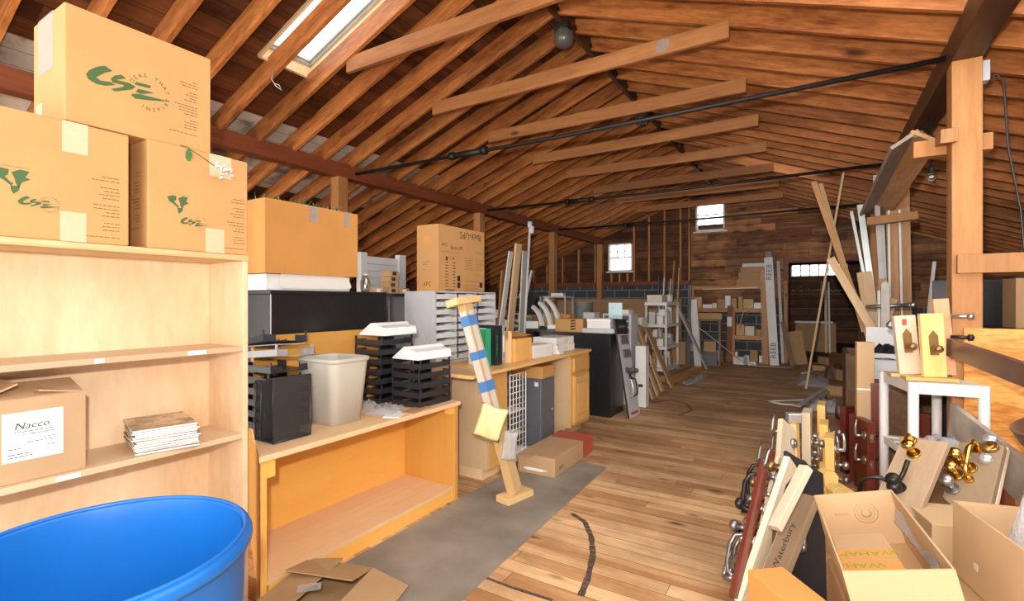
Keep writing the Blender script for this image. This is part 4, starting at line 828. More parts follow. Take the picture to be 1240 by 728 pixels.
for k, (y, z, mt) in enumerate(((3.16, 1.4615, 'kraft_brown'), (3.16, 1.512, 'kraft_brown'), (3.16, 1.5625, 'kraft_brown'), (3.17, 1.613, 'kraft_brown'), (3.30, 1.4615, 'kraft_brown'), (2.98, 1.4615, 'kraft_pale'))):
    t = thing('small_carton', ['lowest', 'second', 'third', 'topmost'][k] + ' small brown carton of the pile before the grey slatted panel' if k < 4 else ('single low brown carton beside the pile before the slatted panel', 'pale small carton beside the pile before the slatted panel')[k - 4], 'box', (-3.22, y, z), R([3, -4, 2, 5, 0, 8][k]), 'small cartons on the black shelf unit')
    carton_body(MB(), .10, .115, .048).build('box_body', mt, t, bevel=.002); MB().box((.0502, -.03, .01), (.051, .02, .04)).build('label', 'ink' if k < 4 else 'paper', t)
t = thing('framed_panel', 'wooden framed white panel leaning between the slatted panel and the printed carton', 'panel', (-3.3, 3.95, 0)); MB().box((-.01, -.16, 0), (.01, .16, 1.80)).build('white_panel', 'paper', t); MB().box((-.02, -.19, 0), (.02, -.16, 1.82)).build('frame_rail', 'stud', t); MB().box((-.02, .16, 0), (.02, .19, 1.82)).build('frame_rail', 'stud', t); MB().box((-.02, -.19, 1.80), (.02, .19, 1.84)).build('frame_rail', 'stud', t)

# tall boards standing behind the counter
plank('tall_board', 'tall white board leaning behind the letter sorter', 'board', (-3.92, 5.80, 0), (-3.62, 5.84, 2.08), .10, .02, 'plank_white', 'tall boards behind the counter', (1, 0, 0))
plank('tall_board', 'tall brown plank leaning between the two pale boards', 'board', (-3.86, 6.02, 0), (-3.58, 5.98, 2.20), .15, .03, 'plank_tan', 'tall boards behind the counter', (1, 0, 0))
plank('tall_board', 'thin reddish plank leaning behind the tall white board', 'board', (-4.12, 6.15, 0), (-4.0, 6.22, 1.85), .06, .02, 'plank_y', 'tall boards behind the counter', (1, 0, 0))
plank('tall_board', 'broad pale grey board leaning to the right of the brown plank', 'board', (-3.66, 6.10, 0), (-3.52, 6.05, 2.1), .12, .02, 'plank_grey', 'tall boards behind the counter', (1, 0, 0))
t = thing('pole', 'tall slim white pole reaching up to the red-brown beam', 'pole', (-3.70, 6.26, 0)); MB().tube([(0, 0, 0), (.19, -.08, 2.46)], .018, 10).build('shaft', 'plank_white', t); MB().cyl((.19, -.08, 2.44), (.192, -.081, 2.53), .034, n=10).build('cap', 'grey_metal', t); MB().box((.19, -.10, 2.36), (.25, -.06, 2.46)).build('bracket', 'grey_metal', t)
plank('tall_board', 'slim white board slanting to the right, last of the tall boards', 'board', (-3.92, 6.22, .0), (-3.53, 6.27, 1.84), .035, .02, 'plank_white', 'tall boards behind the counter', (1, 0, 0))
# black work table with white arched mouldings
t = thing('work_table', 'black work table with clutter behind the counter, carrying white arched mouldings', 'table', (-3.95, 6.75, 0))
MB().box((-.85, -.42, .945), (.80, .42, .985)).build('tabletop', 'black_steel', t, bevel=.003)
for x in (-.8, .75):
    for y in (-.37, .37): MB().box((x - .03, y - .03, 0), (x + .03, y + .03, .945)).build('leg', 'black_steel', t)
def arch(label, x, y, z, r, a0, a1, w=.055, yaw=0):
    t = thing('arched_moulding', label, 'moulding', (x, y, z), yaw, 'white arched mouldings'); m = MB()
    pts = [(r * math.cos(R(a0 + (a1 - a0) * i / 14)), 0, r * math.sin(R(a0 + (a1 - a0) * i / 14))) for i in range(15)]
    for a, b2 in zip(pts, pts[1:]): m.bar(a, b2, .05, w * .5, 0, (0, 1, 0)) if False else m.bar(a, b2, .05, w)
    return m.build('moulding', 'white_plastic', t)
for i in range(3): arch(['innermost white arched moulding of the three on the black work table', 'middle white arched moulding of the three on the black work table', 'outermost white arched moulding of the three on the black work table'][i], -3.78 + .035 * i, 6.50 + .09 * i, .99, .36 + .07 * i, 6, 62, .05, R(-15))
small_box('bright orange box on the black work table beside the arched mouldings', (-3.26, 6.95, .987), (.12, .20, .20), 'orange_card')
small_box('white carton on the black work table behind the paper holder', (-3.62, 6.45, .987), (.20, .12, .10), 'white_plastic', .3, None, 'paper')
small_box('pale carton on the black work table left of the arched mouldings', (-4.05, 6.52, .987), (.22, .18, .12), 'cream', -.2)
plank('black_strip', 'black strip lying slanted over the cartons on the work table', 'strip', (-4.15, 6.42, 1.16), (-3.78, 6.40, 1.02), .06, .02, 'black_plastic')
crumple('plastic_bag', 'clear plastic bag on the black work table', (-3.88, 6.72, .987), (.34, .26, .16), 'bag', 21)
small_box('dark pile of papers on the black work table, far end', (-4.45, 6.7, .987), (.3, .22, .09), 'dark_grey', .15)
for i, (x, y, s3, mt, lab) in enumerate(((-3.55, 7.0, (.2, .2, .22), 'kraft_pale', 'tan carton at the back of the black work table'), (-4.0, 6.98, (.28, .2, .18), 'kraft_brown', 'brown carton at the back of the black work table'), (-4.6, 7.0, (.24, .2, .26), 'white_plastic', 'white carton at the back left of the black work table'), (-4.35, 6.5, (.15, .12, .14), 'dark_grey', 'small dark box at the front of the black work table'), (-3.3, 6.45, (.12, .1, .06), 'white_plastic', 'small white packet at the front corner of the black work table'))): small_box(lab, (x, y, .987), s3, mt, .2 * i - .3)
# metal stands farther back
for i, (x, y) in enumerate(((-5.25, 9.1), (-4.55, 9.2))):
    t = thing('metal_stand', ('grey metal stand with thin legs, left of the free-standing post', 'grey metal stand with thin legs, around the foot of the free-standing post')[i], 'stand', (x, y, 0), 0, 'grey metal stands')
    for sx in (-.24, .24):
        for sy in (-.18, .18): MB().cyl((sx, sy, 0), (sx, sy, 1.48), .02, n=8).build('leg', 'grey_metal', t)
    for z in (.6, 1.1, 1.46): MB().box((-.26, -.2, z), (.26, .2, z + .03)).build('shelf', 'grey_metal', t)
    small_box('white cloth bundle on the grey metal stand ' + ('left of the post', 'by the post')[i], (x, y, 1.492), (.26, .2, .06), 'white_plastic', .2 * i)
small_box('black speaker box standing between the two grey metal stands', (-4.9, 8.72, .0), (.22, .2, 1.55), 'black_lam', 0, None, None, 'speaker_box', 'speaker')
small_box('brown cardboard sheet leaning low along the far cinder block wall', (-5.0, 12.78, 0), (4.2, .06, 1.44), 'kraft_brown', 0, None, None, 'cardboard_sheet', 'cardboard')
t = thing('metal_tub', 'shiny grey metal tub before the brown sheet at the far wall', 'tub', (-4.88, 11.2, .95)); MB().lathe([(.18, 0), (.22, .04), (.25, .38), (.26, .40), (.24, .40), (.21, .05), (.001, .03)], 24, caps=False).build('tub_body', 'alu', t); MB().lathe([(.25, .385), (.268, .39), (.268, .41), (.25, .41)], 24, caps=False).build('rim', 'alu', t)
small_box('tall pale crate under the shiny metal tub', (-4.88, 11.2, 0), (.6, .6, .948), 'kraft_brown', 0, None, None, 'crate', 'crate')

# black cabinet at the end of the counter
t = thing('black_cabinet', 'black cabinet beyond the counter end, carrying white boxes and a pale blue sign', 'cabinet', (-2.56, 5.86, 0))
MB().box((-.48, -.22, .0), (.46, .24, .985)).build('cabinet_body', 'black_lam', t, bevel=.003); MB().box((-.48, -.225, .985), (.462, .245, 1.0)).build('cabinet_top', 'black_lam', t, bevel=.002)
small_box('grey flat tray box under the white box on the black cabinet', (-2.29, 5.83, 1.002), (.40, .28, .055), 'grey_metal', R(4), None, None, 'tray_box')
small_box('white lidded box on the grey tray, top of the black cabinet', (-2.29, 5.83, 1.059), (.29, .25, .115), 'white_plastic', R(6), None, 'paper', 'lidded_box')
t = small_box('kraft carton with black stripes on the black cabinet', (-2.70, 5.88, 1.002), (.38, .26, .165), 'kraft', R(3), None, None, 'striped_carton')
for i in range(4): MB().prism([(.02, .02 + .035 * i), (.09, .035 + .035 * i), (.09, .052 + .035 * i), (.02, .04 + .035 * i)], 0, .001, 0, face((0, -.1305, 0), *FY)).build('black_stripe', 'ink', t)
t = thing('counter_sign', 'pale blue sign card standing behind the white box on the black cabinet', 'sign', (-2.18, 6.03, 1.001), R(8)); MB().box((-.085, -.003, 0), (.085, .003, .37)).build('card', 'sign_blue', t); MB().box((-.03, .0, 0), (.03, .07, .01)).build('foot', 'white_plastic', t)
g = MB(); text_into(g, 'Colors', .058, face((0, -.0035, .20), *FY)); text_into(g, 'a', .04, face((-.035, -.0035, .31), *FY)); g.build('sign_lettering', 'teal', t)
t = thing('drawer_unit', 'small grey drawer unit behind the black cabinet', 'drawer unit', (-2.32, 6.62, 0)); MB().box((-.2, -.15, 0), (.2, .15, 1.22)).build('unit_body', 'grey_metal', t, bevel=.004)
for i in range(6): MB().box((-.17, -.158, .72 + i * .082), (.17, -.15, .72 + i * .082 + .065)).build('drawer', 'dark_grey', t)
small_box('white flat box on top of the small grey drawer unit', (-2.30, 6.62, 1.222), (.26, .22, .05), 'white_plastic')
# door sample board with black header leaning on the cabinet
def frame_of(p, q, up):
    p, q = Vector(p), Vector(q); d = (q - p).normalized(); u = Vector(up); x = d.cross(u).normalized(); u = x.cross(d); m = Matrix((x, d, u)).transposed().to_4x4(); m.translation = p; return m, (q - p).length
t = thing('sample_board', 'grey sample board with black header and door handles, leaning on the black cabinet', 'sample board')
mm, L = frame_of((-1.885, 5.87, .0), (-2.085, 5.93, 1.17), (1, 0, .17)); t.matrix_world = mm
MB().box((-.20, 0, -.008), (.20, L, .008)).build('board', 'board_face', t); MB().box((-.20, L * .84, .008), (.20, L, .010)).build('black_header', 'black_plastic', t); MB().box((-.203, 0, -.010), (-.2, L, .010)).build('edge_trim', 'black_plastic', t)
g = MB(); text_into(g, 'BALDWIN', .05, Matrix.Translation((0, L * .92, .0105))); g.build('header_lettering', 'board_face', t)
MB().box((-.12, .03, .008), (.15, .06, .010)).build('red_strip', 'red_card', t)
for (x, y, h) in ((-.10, .93, .11), (-.03, .93, .11), (.04, .93, .11), (.10, .93, .11), (-.08, .76, .10), (-.01, .76, .10), (.06, .76, .10), (.12, .76, .10)): MB().box((x - .014, y - h / 2, .008), (x + .014, y + h / 2, .03)).build('hinge_sample', 'dark_grey', t)
for (x, y) in ((-.06, .56), (.07, .54)): MB().cyl((x, y, .008), (x, y, .03), .038).cyl((x, y, .03), (x, y, .07), .012).ball((x, y, .085), .030).build('knob', 'dark_grey', t)
MB().tube([(.03, .24, .02), (.03, .26, .07), (.03, .36, .08), (.03, .44, .07), (.03, .46, .02)], .012, 8).box((.0, .46, .008), (.06, .53, .018)).build('pull_handle', 'black_plastic', t)
MB().tube([(-.09, .24, .02), (-.09, .26, .06), (-.09, .36, .07), (-.09, .44, .06), (-.09, .46, .02)], .010, 8).build('pull_handle', 'chrome', t)
t = thing('white_carton_tube', 'upright narrow white carton right behind the grey sample board', 'carton', (-1.98, 6.50, 0)); MB().box((-.07, -.07, 0), (.07, .07, .80)).build('carton_body', 'white_plastic', t, bevel=.003); MB().box((-.03, -.0705, .26), (.03, -.07, .30)).build('black_mark', 'ink', t)
# bench with clutter and boards leaning on it
t = thing('work_bench', 'plain work bench behind the leaning boards, covered with small boxes', 'bench', (-2.85, 7.85, 0)); MB().box((-.55, -.65, .86), (.42, .75, .90)).build('bench_top', 'plank_y', t)
for x in (-.5, .37):
    for y in (-.6, .7): MB().box((x - .035, y - .035, 0), (x + .035, y + .035, .86)).build('leg', 'plank_dark', t)
for i, (lab, p, q, w, mt) in enumerate((('tan board leaning on the bench, nearest the white upright carton', (-1.97, 7.0, .01), (-2.40, 7.05, 1.14), .11, 'plank_tan'), ('tan board leaning on the bench with a brass handle at mid height', (-1.99, 7.3, .01), (-2.41, 7.38, 1.08), .12, 'plank_tan'), ('tan board leaning on the bench, third from the white carton', (-2.0, 7.62, .01), (-2.41, 7.70, .98), .13, 'plank_tan'), ('broad brown board leaning on the bench, farthest of the leaning boards', (-1.94, 8.0, .01), (-2.41, 8.15, .95), .22, 'kraft_brown'))):
    plank('leaning_board', lab, 'board', p, q, w, .025, mt, None, (1, 0, .3))
t = thing('brass_handle', 'brass pull handle fixed on the second leaning tan board', 'handle', (-2.13, 7.26, .42)); MB().tube([(.02, -.0, 0), (.055, 0, .02), (.045, 0, .14), (0, 0, .22), (-.04, 0, .24)], .009, 8).build('grip', 'jar' if False else 'pine_block', t)
for i, (lab, x, y, s3, mt, lid) in enumerate((('cream open tray with papers on the bench', -2.62, 7.25, (.34, .26, .08), 'cream', None), ('brown tray on the bench edge, holding clear film', -2.55, 7.75, (.30, .40, .07), 'kraft_brown', None), ('white carton at the far end of the bench', -2.75, 8.22, (.24, .22, .13), 'white_plastic', 'paper'), ('small white carton on the bench behind the cream tray', -3.05, 7.45, (.2, .2, .16), 'white_plastic', None), ('dark box on the bench behind the brown tray', -3.0, 7.95, (.26, .3, .14), 'dark_grey', None))):
    small_box(lab, (x, y, .902), s3, mt, .1 * i - .2, None, lid)
for i, (x, y, s3, mt, lab) in enumerate(((-2.55, 8.18, (.22, .2, .22), 'cream', 'cream carton standing at the far front end of the bench'), (-3.2, 7.7, (.2, .2, .3), 'white_plastic', 'tall white carton at the back of the bench'), (-3.25, 8.2, (.25, .25, .2), 'grey_metal', 'grey metal box at the back corner of the bench'), (-2.9, 8.45, (.2, .2, .16), 'kraft_pale', 'pale tan carton at the far back of the bench'), (-2.62, 7.45, (.18, .1, .14), 'paper', 'bright white packet between the cream and brown trays on the bench'))):
    small_box(lab, (x, y, .902), s3, mt, .15 * i - .2)
for i, (x, y, s3, mt, lab) in enumerate(((-2.72, 7.62, (.34, .5, .3), 'kraft_brown', 'brown carton on the floor under the bench, behind the leaning boards'), (-2.62, 8.15, (.35, .4, .34), 'dark_grey', 'dark bin on the floor under the far end of the bench'))): small_box(lab, (x, y, 0), s3, mt)
crumple('plastic_film', 'clear film bunched on the brown tray on the bench', (-2.55, 7.75, .975), (.3, .36, .07), 'bag', 33, 'plastic film')

# white resin shelf unit with four tiers
def resin_shelf(label, loc, rot, w, d, tiers, h, r=.024):
    t = thing('resin_shelf', label, 'shelf unit', loc, rot)
    for sx in (-1, 1):
        for sy in (-1, 1): MB().cyl((sx * (w / 2 - r), sy * (d / 2 - r), 0), (sx * (w / 2 - r), sy * (d / 2 - r), h), r, n=12).build('post', 'white_plastic', t)
    for z in tiers:
        b_ = MB().box((-w / 2 + .01, -d / 2 + .01, z - .012), (w / 2 - .01, d / 2 - .01, z)).box((-w / 2, -d / 2, z - .055), (w / 2, -d / 2 + .018, z + .002)).box((-w / 2, d / 2 - .018, z - .055), (w / 2, d / 2, z + .002)).box((-w / 2, -d / 2, z - .055), (-w / 2 + .018, d / 2, z + .002)).box((w / 2 - .018, -d / 2, z - .055), (w / 2, d / 2, z + .002))
        b_.build('shelf', 'white_plastic', t, bevel=.003)
    return t
resin_shelf('white resin shelf unit with four tiers of small boxes, beyond the leaning boards', (-2.60, 9.85, 0), 0, .42, .95, (1.36, .95, .53, .12), 1.37)
rnd = random.Random(11); kinds = ['white_plastic', 'cream', 'kraft_pale', 'grey_metal', 'paper', 'kraft_brown', 'dark_grey']
small_box('big cream carton on the top tier of the white resin shelf unit', (-2.64, 9.62, 1.364), (.28, .36, .14), 'cream', 0, None, 'cream')
for i in range(4):
    t = thing('white_can', 'white paint can on the top tier of the white resin shelf unit', 'can', (-2.62 + .12 * (i % 2), 9.95 + .13 * (i // 2), 1.364), 0, 'white cans on the resin shelf'); MB().cyl((0, 0, 0), (0, 0, .11 + .03 * (i % 2)), .045, n=14).build('can_body', 'white_plastic', t); MB().cyl((0, 0, .11 + .03 * (i % 2)), (0, 0, .125 + .03 * (i % 2)), .047, n=14).build('lid', 'grey_metal', t)
TN = {.95: 'second', .53: 'third', .12: 'bottom'}
for z in (.95, .53, .12):
    y = 9.45
    while y < 10.2:
        for x in (-2.69, -2.54):
            w = rnd.uniform(.10, .14); h = rnd.uniform(.12, .31); mt = rnd.choice(kinds[:5] if z > .2 else kinds)
            small_box('small %s box on the %s tier of the white resin shelf unit' % ({'white_plastic': 'white', 'cream': 'cream', 'kraft_pale': 'tan', 'grey_metal': 'grey', 'paper': 'bright white', 'kraft_brown': 'brown', 'dark_grey': 'dark'}[mt], TN[z]), (x, y + w / 2, z + .004), (.115, w, h), mt, rnd.uniform(-.08, .08), 'small boxes on the %s resin shelf tier' % TN[z])
        y += .155
t = thing('orange_paper', 'orange and cream paper folder on the second tier of the resin shelf', 'folder', (-2.43, 9.6, 1.36)); bpy.data.objects.remove(t)
for i, (p, q, w, mt, lab) in enumerate((((-2.95, 10.7, 0), (-2.90, 10.75, 1.93), .06, 'black_plastic', 'black strip standing behind the white resin shelf unit'), ((-2.86, 10.72, 0), (-2.80, 10.78, 1.90), .05, 'plank_white', 'white strip standing next to the black strip behind the resin shelf'), ((-2.78, 10.7, 0), (-2.66, 10.78, 1.86), .05, 'plank_grey', 'grey strip standing behind the white cans of the resin shelf'), ((-2.75, 10.9, 0), (-2.60, 10.85, 2.25), .12, 'plank_y', 'broad brown plank standing tall behind the resin shelf'), ((-2.60, 10.9, 0), (-2.50, 10.85, 2.10), .09, 'plank_y', 'narrower brown plank standing beside the broad one behind the resin shelf'), ((-2.35, 10.95, 0), (-2.30, 10.9, 1.72), .07, 'dark_grey', 'dark blue-grey board standing past the resin shelf, topped by a point'))):
    plank('standing_strip', lab, 'board', p, q, w, .02, mt, 'boards behind the resin shelf', (1, 0, 0) if i != 5 else (0, 1, 0))
plank('leaning_board', 'pale grey board leaning with its foot out on the floor, past the resin shelf', 'board', (-1.93, 10.75, .01), (-2.30, 9.95, 1.22), .13, .03, 'plank_grey', None, (1, 0, .3))
plank('leaning_board', 'white double-edged board behind the pale grey leaning board', 'board', (-2.15, 11.0, .0), (-2.24, 10.95, 1.42), .14, .05, 'plank_white', None, (0, 1, 0))
small_box('long brown carton resting on top of crates past the resin shelf', (-1.98, 11.35, 1.0), (.50, .22, .13), 'kraft_brown', .1, None, None); t = thing('trestle', 'dark trestle stand under the long brown carton past the resin shelf', 'trestle', (-1.98, 11.35, 0), .1)
for sx in (-.2, .2):
    for sy in (-.1, .1): MB().bar((sx, sy * 1.6, 0), (sx, sy, .96), .04, .04).build('leg', 'plank_dark', t)
MB().box((-.24, -.12, .955), (.24, .12, .998)).build('top_board', 'plank_dark', t)
small_box('dark toolbox standing under the trestle past the resin shelf', (-1.98, 11.35, 0), (.30, .14, .30), 'dark_grey', .1, None, 'black_plastic', 'toolbox', 'toolbox')
small_box('brown carton on the dark toolbox under the trestle', (-1.98, 11.35, .304), (.24, .14, .22), 'kraft_brown', .15, None, None)
for i, (x, y, s3, mt, lab) in enumerate(((-1.45, 11.95, (.22, .2, .16), 'white_plastic', 'white carton on the floor right before the far rack, nearest the board bundle'), (-1.20, 11.85, (.16, .14, .08), 'paper', 'flat white packet on the floor before the far rack'), (-2.62, 11.35, (.3, .3, .5), 'kraft_brown', 'tall brown carton on the floor between the resin shelf and the far rack'), (-2.25, 11.12, (.22, .2, .30), 'black_plastic', 'black bin on the floor at the foot of the pale grey leaning board'), (-2.9, 11.6, (.3, .3, .9), 'plank_dark', 'tall dark crate behind the resin shelf unit'))): small_box(lab, (x, y, 0), s3, mt, .2 * i - .3)
plank('floor_beam', 'brown squared beam lying on the floor before the resin shelf', 'beam', (-2.28, 8.62, .05), (-2.22, 10.6, .05), .11, .09, 'plank_y', 'beams on the floor'); plank('floor_beam', 'second squared beam lying on the floor, nearer the aisle', 'beam', (-2.10, 8.42, .05), (-2.02, 10.3, .05), .11, .09, 'plank_y', 'beams on the floor')
o = crumple('plastic_wrap', 'flat pack in clear plastic wrap on the floor beside the squared beams', (-1.82, 9.2, .0), (.18, 1.3, .06), 'bag', 5, 'plastic wrap', R(-4))

# shelving along the far wall
t = thing('timber_rack', 'long timber rack with two shelves along the far cinder block wall', 'rack', (-1.75, 12.62, 0))
for z, d in ((1.74, .08), (1.22, .09), (.60, .09)):
    x0 = -.82 if z > 1 else .0
    MB().box((x0, -.30, z - d), (.82, .22, z)).build('shelf', 'plank_y' if z < 1.5 else 'timber_x', t)
for x in (-.80, .10, .80): MB().box((x - .04, -.28, 0), (x + .04, -.20, 1.7 if abs(x) > .5 else 1.2)).build('upright', 'stud', t)
rnd = random.Random(5); nm = {'kraft_brown': 'brown', 'kraft_dull': 'tan', 'cream': 'cream', 'white_plastic': 'white', 'dark_grey': 'dark grey', 'kraft_pale': 'pale'}
for z, x0, x1, lab, hm in ((1.222, -2.52, -1.0, 'middle', .32), (.602, -1.72, -1.0, 'lower', .36), (.002, -1.70, -1.0, 'floor level', .34)):
    x = x0
    while x < x1 - .1:
        w = rnd.uniform(.09, .22); h = rnd.uniform(.08, hm); mt = rnd.choice(list(nm)); small_box('small %s carton on the %s of the far timber rack' % (nm[mt], lab + (' shelf' if 'floor' not in lab else '')), (x + w / 2, 12.50, z), (w, .22, h), mt, rnd.uniform(-.06, .06), 'cartons on the %s of the far rack' % lab); x += w + rnd.uniform(.008, .025)
for i, (s3, z) in enumerate((((.62, .3, .14), 1.742), ((.58, .3, .16), 1.884), ((.55, .28, .12), 2.046), ((.50, .28, .08), 2.168))):
    small_box(('lowest wide brown carton on top of the far timber rack', 'second wide brown carton with a white mark on top of the far rack', 'third wide brown carton on top of the far rack', 'thin topmost carton of the pile on the far rack')[i], (-1.28 + .02 * i, 12.6, z), s3, ['kraft_brown', 'kraft_brown', 'kraft_brown', 'grey_metal'][i], 0, 'wide cartons atop the far rack')
plank('metal_strip', 'thin white metal strip lying across the front of the far timber rack', 'strip', (-2.30, 12.28, 1.66), (-1.15, 12.28, 1.69), .02, .02, 'plank_white')
plank('standing_strip', 'rusty red board with a paper label, standing before the far timber rack', 'board', (-1.72, 12.18, 0), (-1.70, 12.24, 1.28), .11, .03, 'red_brown' if False else 'redbeam', None, (0, 1, 0))
tag(MB().box((-.05, -.004, -.11), (.05, 0, .11)).build('paper_label', 'paper', None, (-1.705, 12.19, .92)), 'white paper label on the rusty red board', 'label')
t = thing('white_bucket', 'white tub with a dark lid on the floor before the far rack', 'tub', (-2.02, 11.95, 0)); MB().box((-.2, -.15, 0), (.2, .15, .28)).build('tub_body', 'white_plastic', t, bevel=.01); MB().box((-.21, -.16, .28), (.21, .16, .40)).build('lid', 'teal', t, bevel=.01)
crumple('dark_bag', 'dark crumpled bag on the floor before the white tub', (-1.95, 11.62, 0), (.32, .22, .14), 'black_plastic', 14, 'bag')
plank('leaning_board', 'brown sheet leaning against crates left of the white tub', 'board', (-2.30, 11.9, 0), (-2.62, 12.1, .9), .40, .02, 'plank_y', None, (1, 0, .3))
small_box('pinkish carton with clear bags on the floor beside the leaning brown sheet', (-2.42, 11.55, 0), (.26, .3, .34), 'kraft_orange', .2, None, None)
crumple('plastic_bag', 'grey plastic bag on the pinkish carton before the far rack', (-2.42, 11.55, .345), (.26, .28, .2), 'bag', 17)
t = thing('mitre_saw', 'light bent wooden offcut hanging from the far rack shelf', 'offcut', (-1.42, 12.24, 1.13)); m_ = MB().bar((0, 0, .02), (-.10, 0, -.40), .08, .015); m_.build('offcut_board', 'plank_tan', t); MB().bar((0, 0, 0), (.20, 0, .16), .03, .015).build('cross_piece', 'plank_tan', t); t.name = 'wood_offcut'
# packaged white boards standing by the doorway
t = thing('board_bundle', 'white packaged board bundle with grey capital letters, standing by the doorway', 'board bundle', (-.79, 12.10, 0)); MB().box((-.085, -.04, 0), (.085, .04, 2.36)).build('wrapping', 'plank_white', t, (0, 0, 0), (R(-4), R(-3.2), 0), bevel=.003)
for z in (.32, 2.02):
    g = MB(); text_into(g, 'REEB', .16, Matrix.Translation((-.0 - z * .055, -.056 + z * .07, z)) @ face((0, 0, 0), (0, 0, 1), (-1, 0, 0))); g.build('wrap_lettering', 'ink_brown' if False else 'dark_grey', t)
MB().box((-.05, -.02, 2.36), (.07, .06, 2.48)).build('black_end', 'black_plastic', t, (-.14, .16, 0))
plank('standing_strip', 'tall brown board standing left of the white packaged bundle', 'board', (-.98, 12.20, 0), (-1.02, 12.26, 2.05), .12, .04, 'plank_y', None, (0, 1, 0))
plank('standing_strip', 'narrow white board standing right behind the white packaged bundle', 'board', (-.66, 12.60, 0), (-.76, 12.74, 2.3), .06, .05, 'plank_grey', None, (0, 1, 0))
plank('standing_strip', 'orange-brown board standing between the bundle and the doorway', 'board', (-.60, 12.66, 0), (-.62, 12.80, 1.85), .07, .03, 'plank_y', None, (0, 1, 0))
plank('leaning_board', 'dark board leaning low against the bundle beside the doorway', 'board', (-.44, 12.0, 0), (-.64, 12.1, .95), .09, .03, 'plank_dark', None, (0, 1, 0))
plank('leaning_board', 'tan cardboard sheet leaning beside the dark board at the doorway', 'board', (-.33, 12.5, 0), (-.44, 12.62, .72), .30, .012, 'kraft_brown', None, (0, 1, 0))
# things in the room beyond
t = small_box('big brown carton with a white top in the room beyond the doorway', (-.05, 16.2, 0), (.95, .6, .78), 'kraft_brown', 0, None, None, 'big_carton'); MB().box((-.49, -.31, .78), (.40, .31, .83)).build('white_top', 'grey_metal', t)
t = thing('back_shelf', 'dark shelf rack against the far wall of the room beyond the doorway', 'rack', (.1, 18.9, 0))
for z in (.55, 1.15, 1.62, 2.05): MB().box((-1.0, -.25, z - .03), (1.0, .25, z)).build('shelf', 'plank_dark', t)
for x in (-1.0, 0, 1.0): MB().box((x - .03, -.25, 0), (x + .03, -.19, 2.05)).build('upright', 'plank_dark', t)
rnd = random.Random(8)
for i in range(9):
    m_ = MB(); x = -.85 + i * .2; pts = [(x + .05 * math.sin(k * 1.7 + i) + .03 * k, -.12 + .05 * math.cos(k * 2 + i), .05 + .08 * abs(math.sin(k * .9 + i))) for k in range(7)]
    t2 = thing('cable_coil', 'pale cable bunched on the shelf in the room beyond the doorway', 'cable', (.1, 18.86, 1.622), 0, 'cables on the shelf beyond the doorway'); m_.tube(pts, .013, 6).build('cable', 'alu', t2)
plank('standing_strip', 'pale pole standing in the room beyond the doorway', 'pole', (.20, 15.7, 0), (.18, 15.8, 2.0), .06, .06, 'plank_tan', None, (0, 1, 0))
plank('standing_strip', 'white pole standing beside the pale one in the room beyond the doorway', 'pole', (.28, 15.7, 0), (.25, 15.8, 1.9), .04, .04, 'plank_white', None, (0, 1, 0))
t = thing('curved_strip', 'thin pale strip lying in a long bow on the floor before the far rack', 'strip'); MB().tube([(-2.36, 10.9, 1.0), (-2.05, 11.05, .75), (-1.75, 11.2, .48), (-1.42, 11.45, .15), (-1.1, 11.6, .02), (-.45, 11.75, .012)], .011, 6).build('strip', 'plank_grey', t)
# ------------------------------------------------------------------ right side: lumber rack, plywood, resin table, door hardware samples, cartons
M['bronze'] = plain('dark_bronze', (.045, .035, .032), .35, .6, .1); M['nickel'] = plain('satin_nickel', (.50, .48, .46), .3, .9, .05); M['brass'] = plain('polished_brass', (.72, .46, .13), .22, 1.0, .04)
M['pewter'] = plain('pewter', (.30, .27, .26), .35, .85, .08); M['ant_brass'] = plain('antique_brass', (.34, .20, .08), .35, .8, .1)
M['mahogany'] = wood('mahogany', (.10, .018, .012), (.23, .045, .025), 'Y', 6, 8, .3, 0, .6, .5); M['mahog_z'] = M['mahogany']
M['cream_wood'] = wood('cream_wood', (.76, .60, .42), (.88, .74, .56), 'Y', 6, 8, .5, 0, .6); M['yellow_wood'] = wood('yellow_pine', (.76, .46, .13), (.88, .62, .25), 'Y', 6, 9, .4, .2, .7)
M['tan_face'] = wood('tan_board', (.34, .23, .14), (.46, .33, .22), 'Y', 5, 6, .5, 0, .6); M['walnut'] = wood('walnut', (.09, .045, .025), (.20, .11, .06), 'Y', 6, 8, .35, 0, .6)
M['pinkish'] = wood('reddish_board', (.62, .30, .16), (.74, .42, .25), 'Y', 6, 8, .45, 0, .6)
M['ring_print'] = plain('faded_print', (.50, .34, .20), .8); M['print_bright'] = plain('green_tape_print', (.22, .33, .03), .7)
M['marble'] = plain('grey_marble', (.42, .37, .32), .4, 0, .3, 7); M['ply_fig'] = wood('figured_plywood', (.55, .19, .03), (.86, .42, .11), 'X', 7, 5, .45, 0, .35, .3, False)
M['rail_brown'] = plain('red_brown_metal', (.155, .075, .055), .35, .1, .12, 6, .5); M['trough'] = wood('weathered_trough', (.24, .19, .15), (.44, .36, .29), 'Y', 6, 8, .6, .1, .6)

